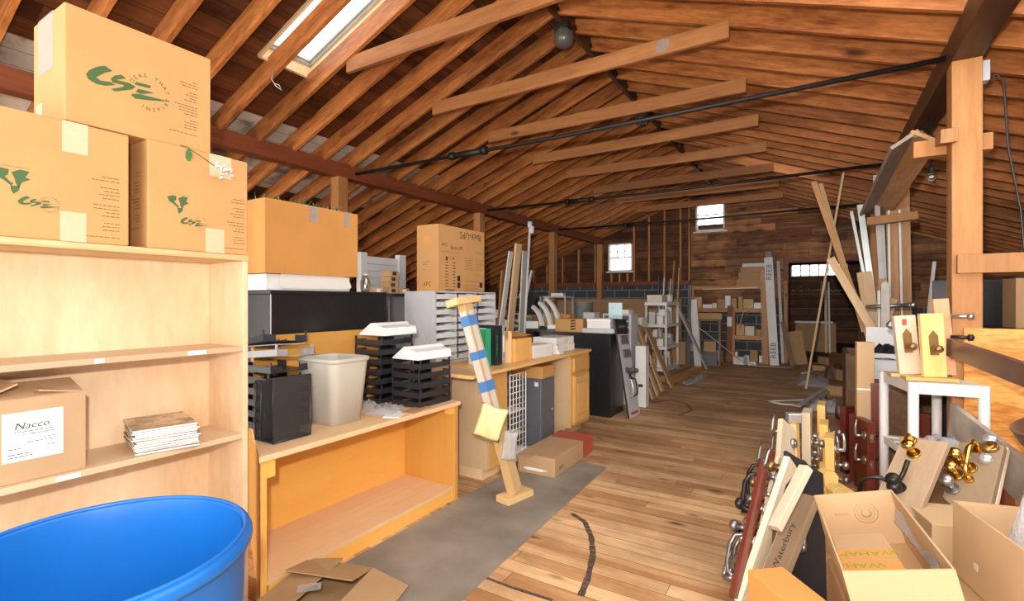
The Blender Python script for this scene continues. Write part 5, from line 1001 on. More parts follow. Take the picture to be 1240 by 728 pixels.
# bracket and hanging trough of weathered boards on the post
plank('bracket_block', 'short cross block nailed to the post, carrying the weathered trough', 'block', (.565, 4.42, 2.44), (.97, 4.42, 2.44), .10, .11, 'timber', None, (0, 0, 1))
plank('bracket_block', 'small orange-brown block end standing out before the post', 'block', (.71, 4.30, 2.47), (.70, 4.06, 2.43), .085, .085, 'timber', None, (0, 0, 1))
t = thing('board_trough', 'weathered grey board trough hanging along the dark beam, from the post to the lumber rack', 'trough', (0, 0, 0))
p, q_ = Vector((.53, 4.48, 2.55)), Vector((.47, 6.95, 2.37))
MB().bar(p, q_, .19, .025, 0, (-.55, 0, .83)).build('side_board', 'trough', t); MB().bar(p + Vector((.115, 0, .0)), q_ + Vector((.115, 0, .0)), .19, .025, 0, (.55, 0, .83)).build('side_board', 'plank_y', t)
crumple('dust_cloth', 'dusty crumpled cloth lying in the near end of the weathered trough', (.60, 4.62, 2.56), (.16, .24, .07), 'marble', 41, 'cloth')
plank('cross_timber', 'horizontal arm of the lumber rack, under the far end of the trough', 'timber', (.43, 6.26, 2.21), (.84, 6.26, 2.24), .09, .08, 'timber', None, (0, 0, 1))
# vertical and slanting lumber
LB = [((.50, 6.55, .90), (-.04, 6.95, 2.82), .06, .04, 'plank_y', 'long brown board slanting up to the left, longest of the lumber fan'),
      ((.44, 6.75, 1.05), (.03, 7.10, 2.82), .045, .03, 'plank_tan', 'second long board of the lumber fan, just right of the longest'),
      ((.52, 6.30, 1.02), (.12, 6.40, 1.86), .08, .03, 'plank_tan', 'short tan board slanting left, lowest of the lumber fan'),
      ((.46, 6.62, 1.5), (.32, 6.70, 2.40), .03, .02, 'alu', 'slim aluminium strip standing in the lumber fan'),
      ((.56, 6.60, .95), (.40, 6.68, 2.46), .06, .02, 'alu', 'broad shiny aluminium strip standing in the lumber fan'),
      ((.62, 6.50, .90), (.58, 6.60, 2.30), .05, .02, 'plank_white', 'white strip standing behind the short tan boards of the rack'),
      ((.60, 6.40, .90), (.53, 6.60, 2.75), .045, .02, 'plank_grey', 'tall pale strip passing behind the weathered trough'),
      ((.70, 6.45, .0), (.66, 6.50, 2.34), .10, .03, 'plank_y', 'tall brown board standing upright, left one of the pair at the rack arm'),
      ((.80, 6.45, .0), (.77, 6.50, 2.36), .08, .03, 'plank_y', 'tall brown board standing upright, right one of the pair at the rack arm'),
      ((.645, 6.40, .6), (.63, 6.46, 2.34), .02, .02, 'plank_white', 'thin white edge strip in front of the left upright brown board'),
      ((.745, 6.40, .6), (.72, 6.46, 2.34), .02, .02, 'plank_white', 'thin white edge strip between the two upright brown boards'),
      ((.50, 6.35, 1.02), (.42, 6.45, 1.70), .13, .05, 'plank_tan', 'stubby tan board end in the middle of the lumber fan'),
      ((.52, 6.15, .98), (.64, 6.20, 1.42), .08, .03, 'plank_tan', 'short tan offcut slanting to the right at the foot of the lumber fan'),
      ((.58, 6.2, 1.0), (.56, 6.28, 1.62), .07, .03, 'plank_y', 'short brown board upright in the lumber fan'),
      ((.56, 6.10, .85), (.56, 6.16, 1.50), .10, .03, 'plank_white', 'white board end leaning at the foot of the lumber fan')]
for p, q, w, th, mt, lab in LB: plank('rack_board', lab, 'board', p, q, w, th, mt, 'boards in the lumber rack', (0, 1, 0))
t = thing('lumber_rack', 'dark floor crate holding the lumber fan', 'rack', (.60, 6.45, 0)); MB().box((-.34, -.4, 0), (.34, .4, .06)).build('floor_panel', 'plank_dark', t)
for s in (-1, 1): MB().box((s * .34 - .015, -.4, .0), (s * .34 + .015, .4, .86)).build('side_panel', 'plank_dark', t)
MB().box((-.34, -.415, .0), (.34, -.385, .84)).build('front_panel', 'plank_dark', t); MB().box((-.34, .385, .0), (.34, .415, .86)).build('back_panel', 'plank_dark', t)
plank('slant_strip', 'thin grey strip slanting between the display blocks and the post', 'strip', (.86, 6.6, .0), (1.02, 6.6, 1.80), .03, .02, 'plank_grey', None, (0, 1, 0))
plank('bamboo_pole', 'long bamboo-coloured pole standing on the aisle floor, leaning up to the rafters', 'pole', (-.157, 9.15, 0), (.31, 8.35, 3.20), .028, .028, 'plank_tan', None, (0, 1, 0))
t = thing('hanging_bulb', 'small bare bulb hanging under the right slope beside the post', 'bulb', (.80, 5.3, 2.42)); MB().tube([(0, 0, .06), (0, 0, .50)], .005, 6).build('cord', 'black_plastic', t); MB().cyl((0, 0, .04), (0, 0, .09), .02, n=10).build('socket', 'black_plastic', t); MB().ball((0, 0, 0), .04).build('glass_bulb', 'jar', t)
t = thing('junction_box', 'grey junction box with a hanging black cable beside the post top', 'junction box', (.912, 4.30, 2.87)); MB().box((-.025, -.04, -.07), (.02, .04, .06)).build('box_body', 'grey_metal', t, bevel=.004); MB().tube([(.0, 0, -.05), (.06, 0, -.03), (.09, 0, -.09), (.11, .0, -.5), (.17, .01, -.9), (.19, 0, -1.25), (.24, 0, -1.6)], .006, 8).build('cable', 'black_plastic', t)

# cross rail, plywood panel and brown rails at the right edge
plank('cross_rail', 'horizontal orange-brown board nailed across the front of the post', 'board', (.755, 4.175, 1.632), (2.2, 4.175, 1.632), .04, .118, 'plank_honey' if False else 'timber', None, (0, 0, 1))
t = thing('plywood_bin', 'figured orange plywood bin front behind the brown rail', 'bin', (1.65, 4.28, 0)); MB().box((-.86, -.10, 0), (.85, -.08, 1.225)).build('front_panel', 'ply_fig', t, bevel=.002); MB().box((-.86, .9, 0), (.85, .92, 1.56)).build('back_panel', 'black_lam', t); MB().box((-.74, -.08, 1.19), (.85, .9, 1.21)).build('bin_top', 'black_lam', t)
small_box('brown carton standing in the dark opening behind the post', (1.25, 4.75, 1.492 - .28), (.24, .2, .34), 'kraft_brown', .1)
t = thing('chrome_fixture', 'chrome fixture glinting in the dark opening behind the post', 'fixture', (1.55, 4.7, 1.212)); MB().cyl((0, 0, 0), (0, 0, .03), .06).cyl((0, 0, .03), (0, 0, .34), .010).build('stem', 'chrome', t)
for z in (.12, .24): MB().cyl((-.05, 0, z), (.05, 0, z), .009).ball((-.05, 0, z), .014).ball((.05, 0, z), .014).build('cross_handle', 'chrome', t)
plank('brown_rail', 'wide red-brown rail running toward the camera, in front of the plywood bin', 'rail', (.70, 4.05, 1.11), (.865, 2.95, 1.035), .035, .11, 'rail_brown', None, (0, 0, 1))
plank('marble_board', 'grey marbled board running toward the camera below the brown rail', 'board', (.70, 4.0, .665), (.90, 3.0, .48), .03, .22, 'marble', None, (0, 0, 1))
plank('standing_strip', 'orange wooden leg standing beneath the marbled board', 'leg', (.80, 3.98, 0), (.80, 3.98, .70), .08, .04, 'timber', None, (0, 1, 0))
t = thing('brown_bowl', 'big dark brown bowl with clear film in it, at the photo edge before the plywood', 'bowl', (1.16, 3.24, .64), (R(0), R(-18), 0)); MB().lathe([(.05, 0), (.14, .01), (.24, .08), (.30, .18), (.315, .25), (.30, .25), (.27, .16), (.2, .07), (.001, .03)], 40, caps=False).build('bowl_body', 'rail_brown', t)
crumple('plastic_film', 'clear crumpled film inside the big brown bowl', (1.14, 3.22, .80), (.30, .30, .14), 'bag', 51, 'plastic film')
tag(MB().cyl((0, 0, 0), (0, 0, .56), .17, n=20).build('bowl_stand', 'kraft_brown', None, (1.18, 3.24, -.0)), 'brown round drum standing under the big brown bowl', 'drum')

# white resin table
t = thing('resin_table', 'white resin table carrying the three upright display blocks', 'table', (0, 0, 0))
pts = [(.50, 3.88), (.83, 3.92), (.69, 4.38), (.40, 4.36)]
for x, y in pts: MB().cyl((x, y, 0), (x, y, .90), .028, n=14).build('leg', 'white_plastic', t)
def skirt(pts, z, h): 
    m = MB(); m.prism(pts, z - .012, z)
    for a, b2 in zip(pts, pts[1:] + pts[:1]): m.bar((*a, z - h / 2), (*b2, z - h / 2), .024, h)
    return m
skirt(pts, .90, .07).build('tabletop', 'white_plastic', t); sh = skirt(pts, .45, .045)
for i in range(4):
    f = (i + .5) / 4; a = Vector(pts[0]).lerp(Vector(pts[3]), f); b2 = Vector(pts[1]).lerp(Vector(pts[2]), f); sh.bar((a.x, a.y, .453), (b2.x, b2.y, .453), .012, .006)
sh.build('lower_shelf', 'white_plastic', t)
# hardware pieces, local: +x is out of the board, y along the board, z across it
def hw(kind, fin, x0, y, z, parent, s=1, name=None):
    m = MB(); S_ = 1.12
    X = lambda d: x0 + s * d * S_
    if kind == 'knob':
        m.cyl((X(0), y, z), (X(.008), y, z), .031, .029, 18).cyl((X(.008), y, z), (X(.045), y, z), .011, .013, 12)
        m.lathe([(.012, 0), (.024, .006), (.029, .018), (.027, .030), (.018, .038), (.002, .040)], 18, 0, Matrix.Translation((X(.040), y, z)) @ Matrix.Rotation(s * PI / 2, 4, 'Y'))
    elif kind == 'lever':
        m.cyl((X(0), y, z), (X(.008), y, z), .030, .028, 18).cyl((X(.008), y, z), (X(.05), y, z), .011, .011, 12)
        m.tube([(X(.05), y - .008, z), (X(.052), y + .02, z), (X(.052), y + .07, z), (X(.045), y + .115, z)], .009, 8, rs=[.011, .010, .009, .007])
    elif kind == 'grip':
        m.box((X(0) if s > 0 else X(.006), y - .02, z - .02), (X(.006) if s > 0 else X(0), y + .035, z + .02))
        m.tube([(X(.004), y + .02, z), (X(.045), y + .01, z), (X(.058), y - .04, z), (X(.052), y - .12, z), (X(.04), y - .165, z), (X(.004), y - .175, z)], .009, 8, rs=[.009, .010, .012, .011, .010, .009])
        m.cyl((X(0), y - .175, z), (X(.008), y - .175, z), .02, n=14)
    elif kind == 'plate':
        m.prism([(-.022, -.07), (.022, -.07), (.024, .05), (.0, .085), (-.024, .05)], 0, .006, 0, Matrix(((0, 0, s, X(0)), (0, 1, 0, y), (1, 0, 0, z), (0, 0, 0, 1)))).cyl((X(.006), y - .03, z), (X(.04), y - .03, z), .010, n=10).ball((X(.05), y - .03, z), .025)
    elif kind == 'bolt':
        m.cyl((X(0), y, z), (X(.016), y, z), .03, .027, 18).cyl((X(.016), y, z), (X(.022), y, z), .012, n=12)
    elif kind == 'thumb':
        m.cyl((X(0), y, z), (X(.012), y, z), .03, .026, 18).box((min(X(.012), X(.03)), y - .022, z - .005), (max(X(.012), X(.03)), y + .022, z + .005))
    return m.build(name or {'knob': 'door_knob', 'lever': 'lever_handle', 'grip': 'pull_handle', 'plate': 'backplate_knob', 'bolt': 'deadbolt', 'thumb': 'thumb_turn'}[kind], fin, parent)
def sample(label, p, q, wdir, w, th, mat, parts, edge=None, name='door_sample', group=None, latch=None):
    """a short piece of door with hardware: p, q = middle of its foot and head, wdir = direction of its width"""
    p, q = Vector(p), Vector(q); Y = (q - p); L = Y.length; Y.normalize(); Z = Vector(wdir); Z = (Z - Y * Z.dot(Y)).normalized(); X = Y.cross(Z)
    t = thing(name, label, 'door sample', (0, 0, 0), 0, group); m = Matrix((X, Y, Z)).transposed().to_4x4(); m.translation = p; t.matrix_world = m
    MB().box((-th / 2, 0, -w / 2), (th / 2, L, w / 2)).build('door_block', mat, t, bevel=.003)
    if edge: MB().box((-th / 2 + .001, 0, -w / 2 - .0015), (th / 2 - .001, L, -w / 2)).build('edge_strip', edge, t)
    for k, fin, y, z, s in parts: hw(k, fin, s * th / 2, y * L, z * w, t, s)
    for y in (latch or ()):
        o_ = MB().box((-.011, y * L - .028, -w / 2 - .003), (.011, y * L + .028, -w / 2)).cyl((0, y * L, -w / 2 - .012), (0, y * L, -w / 2), .007, n=10).build('latch_plate', 'nickel', t)
    return t
# three blocks with wooden feet standing on the resin table
sample('pale display block with an antique brass plate, first of the three on the resin table', (.505, 4.07, .925), (.475, 4.09, 1.302), (.96, .28, 0), .12, .04, 'cream_wood', [('plate', 'ant_brass', .55, 0, -1), ('knob', 'nickel', .85, -.3, 1)], None, 'display_block')
sample('yellow display block with a dark brass plate and knob on the resin table', (.618, 4.00, .925), (.60, 4.02, 1.318), (.97, .24, 0), .12, .04, 'yellow_wood', [('plate', 'ant_brass', .52, 0, -1)], None, 'display_block')
sample('tall reddish display block with brass bolts sticking out, behind the yellow block', (.70, 4.14, .925), (.665, 4.16, 1.41), (.95, .3, 0), .085, .05, 'pinkish', [('grip', 'bronze', .6, .2, 1)], None, 'display_block')
for i, (z, fin) in enumerate(((1.30, 'nickel'), (1.17, 'bronze'), (1.04, 'brass'))):
    t = thing('door_bolt', ['upper nickel', 'middle dark bronze', 'lower brass'][i] + ' bolt sticking out beside the tall reddish block', 'bolt', (.735, 4.12, z)); MB().cyl((-.02, 0, 0), (.09, -.02, 0), .012, n=12).build('shaft', fin, t); MB().cyl((.06, -.013, 0), (.085, -.019, 0), .02, n=14).build('collar', fin, t)
plank('wooden_slab', 'flat wooden slab under the yellow display block', 'slab', (.46, 3.955, .914), (.72, 4.0, .914), .10, .022, 'yellow_wood', None, (0, 0, 1)); plank('wooden_slab', 'flat wooden slab under the pale display block', 'slab', (.40, 4.09, .914), (.58, 4.12, .914), .09, .022, 'yellow_wood', None, (0, 0, 1))
tag(MB().box((-.012, -.02, 0), (.012, .02, .002)).build('round_label', 'red_card', None, (.478, 4.064, 1.26), (R(88), 0, R(16))), 'small red label on the pale display block', 'label')
# grey box with a black bag, behind the table
small_box('dark stack of crates behind the resin table, under the grey box', (.46, 4.95, 0), (.30, .34, .785), 'plank_dark', 0, None, None, 'crate', 'crate')
t = open_carton('grey_bin', 'grey box with a black bag in it, on the dark crates behind the display blocks', (.46, 4.95, .788), (.27, .34, .20), 'grey_metal', R(-6), None, [('+y', .19, 8)], 'box'); 
crumple('black_bag', 'black bag bulging out of the grey box', (.46, 4.93, .94), (.25, .32, .12), 'black_plastic', 61, 'bag', R(-6))
t = thing('tall_carton', 'tall narrow tan carton with a white band standing on the floor beside the grey box', 'carton', (.305, 4.62, 0), R(8)); MB().box((-.055, -.03, 0), (.055, .03, 1.085)).build('carton_body', 'kraft_pale', t, bevel=.003); MB().box((-.0555, -.0305, .72), (.0555, -.03, .735)).build('white_band', 'paper', t)
plank('standing_strip', 'dark red board standing just right of the tall tan carton', 'board', (.375, 4.55, 0), (.37, 4.57, .78), .06, .05, 'mahogany', None, (0, 1, 0))
t = thing('door_closer', 'plum-coloured curved metal bracket standing behind the display blocks', 'bracket', (.52, 5.6, .0)); MB().prism([(-.06, 0), (.07, 0), (.07, .04), (.03, .06), (.03, .55), (.0, .58), (-.03, .55), (-.03, .05), (-.06, .03)], -.03, .03, 0, face((0, 0, 1.0), *FY)).build('bracket_body', 'marble', t); MB().cyl((-.14, 0, 1.34), (.2, 0, 1.36), .018).ball((.2, 0, 1.36), .03).build('bolt', 'nickel', t); MB().box((-.1, -.08, 0), (.1, .08, 1.0)).build('stand', 'plank_dark', t); t.name = 'metal_bracket'

# ---- pile of door hardware samples on the floor
SG = None
# left stack, leaning to the right
sample('thin mahogany-edged sample with dark bronze levers, frontmost and leftmost of the floor pile', (-0.318, 2.412, 0.068), (-0.231, 2.795, 0.55), (.30, .9, .1), .07, .02, 'mahogany', [('lever', 'pewter', .12, 0, 1), ('grip', 'pewter', .42, 0, 1), ('knob', 'pewter', .50, 0, 1), ('knob', 'bronze', .68, 0, 1), ('grip', 'bronze', .92, 0, 1)], 'mahogany', group=SG)
sample('cream-edged sample with pale knobs, second from the aisle in the floor pile', (-0.289, 2.453, 0.015), (-0.116, 2.924, 0.567), (.35, .9, .1), .12, .03, 'cream_wood', [('knob', 'nickel', .14, -.3, 1), ('knob', 'pewter', .25, .1, 1), ('knob', 'nickel', .38, -.3, 1), ('knob', 'pewter', .50, 0, 1), ('knob', 'nickel', .60, -.35, 1), ('lever', 'nickel', .72, -.2, 1), ('knob', 'pewter', .84, -.3, 1), ('knob', 'ant_brass', .93, -.1, 1)], None, group=SG)
t = sample('long sample with black brush lettering on its tan face, leaning in the floor pile', (-0.214, 2.405, 0.039), (-0.039, 2.678, 0.495), (.55, -.65, .1), .13, .03, 'tan_face', [], 'cream_wood', group=SG)
g = MB(); text_into(g, 'Waterbury', .05, Matrix(((0, 0, -1, -.0157), (1, 0, 0, .30), (0, -1, 0, 0), (0, 0, 0, 1))), 0, 'CENTER'); g.build('brush_lettering', 'ink', t)
sample('short cream offcut lying slanted over the lettered sample', (-0.156, 2.394, 0.425), (-0.044, 2.604, 0.646), (.7, -.4, .3), .05, .035, 'cream_wood', [], None, 'wood_offcut')
sample('slim cream sample with grey knobs between the mahogany edge and the cream-edged sample', (-0.285, 2.597, -0.0), (-0.175, 3.041, 0.542), (.35, .93, 0), .06, .02, 'cream_wood', [('knob', 'pewter', .2, -.2, 1), ('knob', 'nickel', .34, -.2, 1), ('lever', 'pewter', .46, 0, 1), ('knob', 'pewter', .58, -.3, 1), ('knob', 'ant_brass', .68, 0, 1), ('knob', 'pewter', .8, -.3, 1), ('lever', 'nickel', .93, 0, 1)], None, group=SG)
sample('dark bronze-handled mahogany sample right behind the frontmost one', (-0.314, 2.696, 0.002), (-0.258, 3.13, 0.485), (.35, .93, 0), .06, .02, 'mahogany', [('grip', 'bronze', .95, 0, 1), ('knob', 'pewter', .68, 0, 1), ('lever', 'bronze', .55, 0, 1), ('knob', 'bronze', .4, 0, 1), ('grip', 'pewter', .30, 0, 1)], None, group=SG)
sample('sample with two satin levers standing far back at the left end of the floor pile', (-0.177, 3.086, 0.035), (-0.163, 3.542, 0.625), (.35, .93, 0), .16, .03, 'cream_wood', [('lever', 'nickel', .92, -.2, 1), ('lever', 'pewter', .76, -.1, 1), ('lever', 'nickel', .60, 0, 1), ('knob', 'ant_brass', .42, .1, 1), ('knob', 'pewter', .26, -.1, 1), ('bolt', 'nickel', .86, .3, -1), ('knob', 'pewter', .68, .3, -1)], None, group=SG)
sample('mahogany sample with satin knobs behind the front samples of the floor pile', (-0.262, 2.729, 0.063), (-0.224, 3.175, 0.549), (.35, .93, 0), .05, .02, 'mahogany', [('knob', 'nickel', .35, 0, 1), ('knob', 'pewter', .55, 0, 1), ('knob', 'ant_brass', .70, 0, 1), ('lever', 'pewter', .9, 0, 1), ('knob', 'pewter', .45, 0, -1), ('knob', 'nickel', .62, 0, -1)], None, group=SG)
sample('tall black-edged sample board standing upright near the tan box', (-0.05, 2.554, 0.04), (-0.063, 3.039, 0.544), (.5, .85, 0), .26, .018, 'black_plastic', [('lever', 'nickel', .30, -.3, -1), ('lever', 'pewter', .5, -.3, -1), ('bolt', 'nickel', .72, -.3, -1)], None, group=SG)
sample('grey-tan sample board standing against the black-edged board', (-0.102, 2.569, 0.015), (-0.103, 2.991, 0.486), (.5, .85, 0), .24, .02, 'tan_face', [('bolt', 'pewter', .6, -.2, 1)], 'walnut', group=SG)
sample('narrow sample board with a row of pale screws, left of the grey-tan board', (-0.135, 2.572, -0.009), (-0.117, 2.865, 0.417), (.5, .85, 0), .12, .014, 'kraft_brown', [], None, group=SG)
sample('sample with a bright chrome glass knob on top, at the back of the floor pile', (-0.122, 3.978, 0.043), (-0.14, 4.049, 0.532), (.2, .97, 0), .08, .04, 'yellow_wood', [('knob', 'chrome', .85, -.2, 1)], None, group=SG)
tag(MB().box((-.045, -.03, 0), (.045, .03, .07)).build('chrome_rosette', 'chrome', None, (-0.144, 4.023, 0.537), (0, 0, R(25)), bevel=.008), 'chrome square rosette on the sample at the back of the floor pile', 'rosette')
# yellow samples
for i, (px, y0, y1, d, mt, lab, parts) in enumerate((
    (978, 592, 497, 3.62, 'cream_wood', 'pale yellow upright sample with a round screw hole, first of the yellow row', [('knob', 'nickel', .62, -.2, -1), ('lever', 'nickel', .40, 0, -1)]),
    (996, 575, 488, 3.95, 'yellow_wood', 'tallest yellow upright sample, at the back of the yellow row', [('lever', 'nickel', .50, -.3, 1), ('knob', 'pewter', .30, 0, 1)]),
    (999, 592, 511, 3.70, 'yellow_wood', 'yellow upright sample with chrome levers, middle of the yellow row', [('lever', 'chrome', .78, -.2, 1), ('knob', 'chrome', .52, -.2, 1), ('lever', 'nickel', .30, -.1, 1), ('knob', 'pewter', .85, .1, -1), ('lever', 'chrome', .55, 0, -1)]),
    (1006, 602, 527, 3.52, 'yellow_wood', 'front yellow upright sample with a white knob, beside the mahogany samples', [('knob', 'nickel', .55, -.2, -1), ('lever', 'chrome', .80, -.2, -1), ('knob', 'pewter', .3, -.1, -1)]))):
    p = eval('0') if False else None
    c_, s_ = math.cos(math.atan(370 / 600)), math.sin(math.atan(370 / 600))
    def at(x, y, d): l = (x - 620) / 600 * d; return (c_ * l - s_ * d, s_ * l + c_ * d, CAM_H + (364 - y) / 600 * d)
    sample(lab, (*at(px, y0, d)[:2], .02), at(px - 1, y1, d), (.05, 1, 0), .20, .055, mt, parts, None, 'door_sample', 'yellow door samples')
for i, (px, py, d, lab) in enumerate(((1002, 575, 3.2, 'small curved yellow block lying against the foot of the yellow samples'), (1013, 595, 3.0, 'curved yellow block end nearest the tan open box'))):
    t = thing('wood_block', lab, 'block', at(px, py + 12, d), R(30)); MB().prism([(-.04, 0), (.04, 0), (.05, .06), (.03, .09), (-.02, .10), (-.045, .07)], -.04, .04, 0, face((0, 0, 0), *FY)).build('block_body', 'yellow_wood', t, bevel=.004); MB().box((-.2, -.1, -.45), (.1, .1, -.001)).build('block_stem', 'yellow_wood', t)
# mahogany samples
def upright(lab, px, y1, d, w, th, mat, parts, wd=(.42, .9, 0), grp=None, latch=None): 
    b_ = at(px, y1, d); return sample(lab, (b_[0], b_[1], .015), b_, wd, w, th, mat, parts, None, 'door_sample', grp, latch)
upright('slim bright mahogany sample at the back, left of the two big mahogany samples', 1026, 492, 4.02, .12, .045, 'mahogany', [('lever', 'bronze', .80, -.1, 1), ('knob', 'bronze', .6, .2, -1)], (.55, .83, 0))
upright('big mahogany sample with two latch plates on its edge, before the tall tan carton', 1047, 508, 3.62, .20, .055, 'mahogany', [('knob', 'bronze', .82, -.3, -1), ('knob', 'bronze', .5, -.3, -1), ('lever', 'nickel', .80, -.3, 1), ('lever', 'nickel', .46, -.3, 1)], (-.35, .93, 0), None, (.78, .42))
upright('dark mahogany sample behind the two latch plates, with bronze knobs', 1036, 500, 3.85, .16, .045, 'mahogany', [('knob', 'bronze', .75, -.2, -1), ('knob', 'chrome', .22, -.3, -1)], (.3, .95, 0))
# samples heaped right of the tan box
upright('carved mahogany bookend shape standing under the resin table', 1118, 500, 3.75, .06, .10, 'mahogany', [('grip', 'bronze', .95, -.3, 1)], (.4, .9, 0))
small_box('small yellow box standing behind the front leg of the resin table', (.50, 3.65, .0), (.16, .10, .60), 'yellow_wood', R(20), None, None, 'yellow_box')
sample('tan sample with brass knob and bronze knob, leaning in the heap before the resin table', (0.304, 2.866, 0.42), (0.459, 3.161, 0.702), (.62, -.70, -.10), .19, .03, 'tan_face', [('knob', 'brass', .78, -.1, -1), ('knob', 'bronze', .30, -.1, -1), ('thumb', 'brass', .95, -.3, -1)], 'cream_wood')
t = sample('dark walnut sample with a framed slot, lying beside the tan sample', (0.454, 3.006, 0.402), (0.601, 3.366, 0.652), (.72, -.62, -.10), .14, .075, 'walnut', [], 'mahogany')
sample('tan sample with a polished brass thumb-latch handle, middle of the heap', (0.561, 2.954, 0.434), (0.678, 3.226, 0.699), (.70, -.66, -.05), .17, .035, 'tan_face', [('grip', 'brass', .90, -.05, -1), ('bolt', 'brass', .95, .25, -1), ('lever', 'brass', .62, -.1, -1), ('knob', 'brass', .5, -.35, -1), ('knob', 'nickel', .30, -.35, -1), ('knob', 'brass', .70, -.35, -1)], 'yellow_wood')
t = sample('cream-edged sample with stacked chrome knobs, rightmost of the heap', (0.63, 2.997, 0.46), (0.739, 3.275, 0.684), (.72, -.62, -.05), .09, .03, 'cream_wood', [('knob', 'chrome', .95, 0, -1), ('knob', 'ant_brass', .80, 0, -1), ('knob', 'chrome', .62, 0, -1)], 'cream_wood')
g = MB(); text_into(g, 'Schlage', .03, Matrix(((0, 0, -1, -.0157), (1, 0, 0, .10), (0, -1, 0, 0), (0, 0, 0, 1)))); g.build('edge_lettering', 'ink', t)
upright('dark plum sample at the photo edge behind the big carton', 1214, 565, 2.55, .10, .06, 'mahogany', [('grip', 'bronze', .9, -.2, 1)], (.6, .8, 0))
t = thing('bronze_handle', 'loose dark bronze curved handle with a ball end, lying on the tan box rim', 'handle', (0.273, 2.929, 0.507)); MB().tube([(-.10, .02, -.04), (-.095, .01, .02), (-.06, 0, .045), (-.02, 0, .05), (.03, 0, .03)], .010, 10).build('curved_arm', 'bronze', t); MB().ball((.035, 0, .015), .032).build('ball_end', 'bronze', t); MB().tube([(.04, 0, .02), (.07, .02, .08), (.09, .04, .14)], .010, 8).build('stem', 'bronze', t); MB().cyl((-.02, .0, -.05), (-.02, .02, -.05), .03).build('rosette', 'pewter', t)
crumple('plastic_film', 'crumpled clear film between the brass handle sample and the walnut sample', (0.543, 3.33, 0.631), (.22, .20, .08), 'bag', 71, 'plastic film')
# supports and cartons in front
small_box('plain tan carton upright behind the open carton', (.50, 2.83, 0), (.26, .26, .47), 'kraft_pale', R(14), None, None, 'kraft_carton', 'cardboard box')
t = open_carton('open_carton', 'long open carton with a sealed inner box, in front of the hardware samples', (0, 0, 0), (.285, .67, .22), 'kraft_pale', 0, None, [], 'cardboard box', .006)
Xa = Vector((.265, .075, .068)).normalized(); Ya = Vector((-.12, .99, 0)).normalized(); Xa = (Xa - Ya * Xa.dot(Ya)).normalized(); Za = Xa.cross(Ya)
om = Matrix((Xa, Ya, Za)).transposed().to_4x4(); om.translation = Vector((.163, 2.215, .585)) - Za * .22; t.matrix_world = om
g = MB(); fw = face((0, .328, 0), *FY)
for r0, r1 in ((.040, .043), (.029, .031), (.012, .020)): g.lathe([(r0, 0), (r1, 0), (r1, .0006), (r0, .0006)], 28, 0, Matrix.Translation((.03, .3284, .135)) @ Matrix.Rotation(R(90), 4, 'X'), False)
bars(g, fw, -.085, .13, [.055], .01, .009, 0, False); g.build('maker_logo', 'ring_print', t)
ib = thing('inner_carton', 'sealed inner carton with green printed tape, lying in the open carton', 'cardboard box', (0, 0, 0)); ib.matrix_world = om @ Matrix.Translation((-.045, -.085, .0075)); MB().box((-.085, -.235, 0), (.085, .165, .15)).build('carton_body', 'kraft_dull', ib, bevel=.003)
for i, (x, y) in enumerate(((-.015, -.085), (.02, .0))):
    tp = MB().box((-.085, y - .034, .1503), (.085, y + .034, .1508)).build('printed_tape', 'kraft_orange', ib); g = MB(); text_into(g, 'WAHA' if i == 0 else 'WAHAM', .047, Matrix.Translation((x - .02, y, .1512)) @ Matrix.Rotation(PI, 4, 'Z'), 0, 'CENTER', 1.0); g.build('tape_lettering', 'print_bright', tp)
sl = tag(MB().box((-.025, -.045, 0), (.025, .045, .003)).build('packing_slip', 'paper'), 'white packing slip beside the inner carton in the open carton', 'paper'); sl.matrix_world = om @ Matrix.Translation((.083, -.20, .12)) @ Matrix.Rotation(R(-18), 4, 'Y')
fl2 = tag(MB().sheet(lambda u, v: ((u - .5) * .02 + .02 * math.sin(3 * v), (v - .5) * .5, .06 * u + .012 * math.sin(8 * v)), 6, 10).build('plastic_film', 'bag', solid=.0006), 'strip of clear film along the inner side of the open carton', 'plastic film'); fl2.matrix_world = om @ Matrix.Translation((.118, .03, .10))
small_box('dark crates on the floor under the open carton', (.20, 2.24, 0), (.26, .52, .315), 'kraft_brown', R(8), None, None, 'crate', 'cardboard box')
small_box('plain orange-tan carton in the lower front, before the lettered sample', (-.062, 1.855, 0), (.135, .30, .45), 'kraft_orange', R(40), None, None, 'kraft_carton', 'cardboard box')
t = open_carton('large_carton', 'large open carton at the photo edge with bubble wrap in it', (.64, 2.35, .36), (.30, .42, .27), 'kraft_pale', R(14), None, [], 'cardboard box', .007)
small_box('flat brown carton beneath the large open carton', (.64, 2.35, 0), (.42, .46, .355), 'kraft_brown', R(14), None, None, 'kraft_carton', 'cardboard box')
M['bubble_clear'] = film('clear_bubble_wrap', (.80, .80, .82), .55, .2); nt = M['bubble_clear'].node_tree
pillow('bubble_wrap', 'grey clear bubble wrap bulging out of the large open carton', 'bubble wrap', (.69, 2.40, .66), (R(10), R(8), R(14)), .22, .34, .05, 'bubble_clear')
tag(MB().prism([(-.012, -.012), (.012, -.012), (.012, .012), (-.012, .012)], 0, .001).build('torn_mark', 'cream', None, (.47, 2.32, .47), (0, R(-90), R(14))), 'torn pale mark on the side of the large open carton', 'mark')
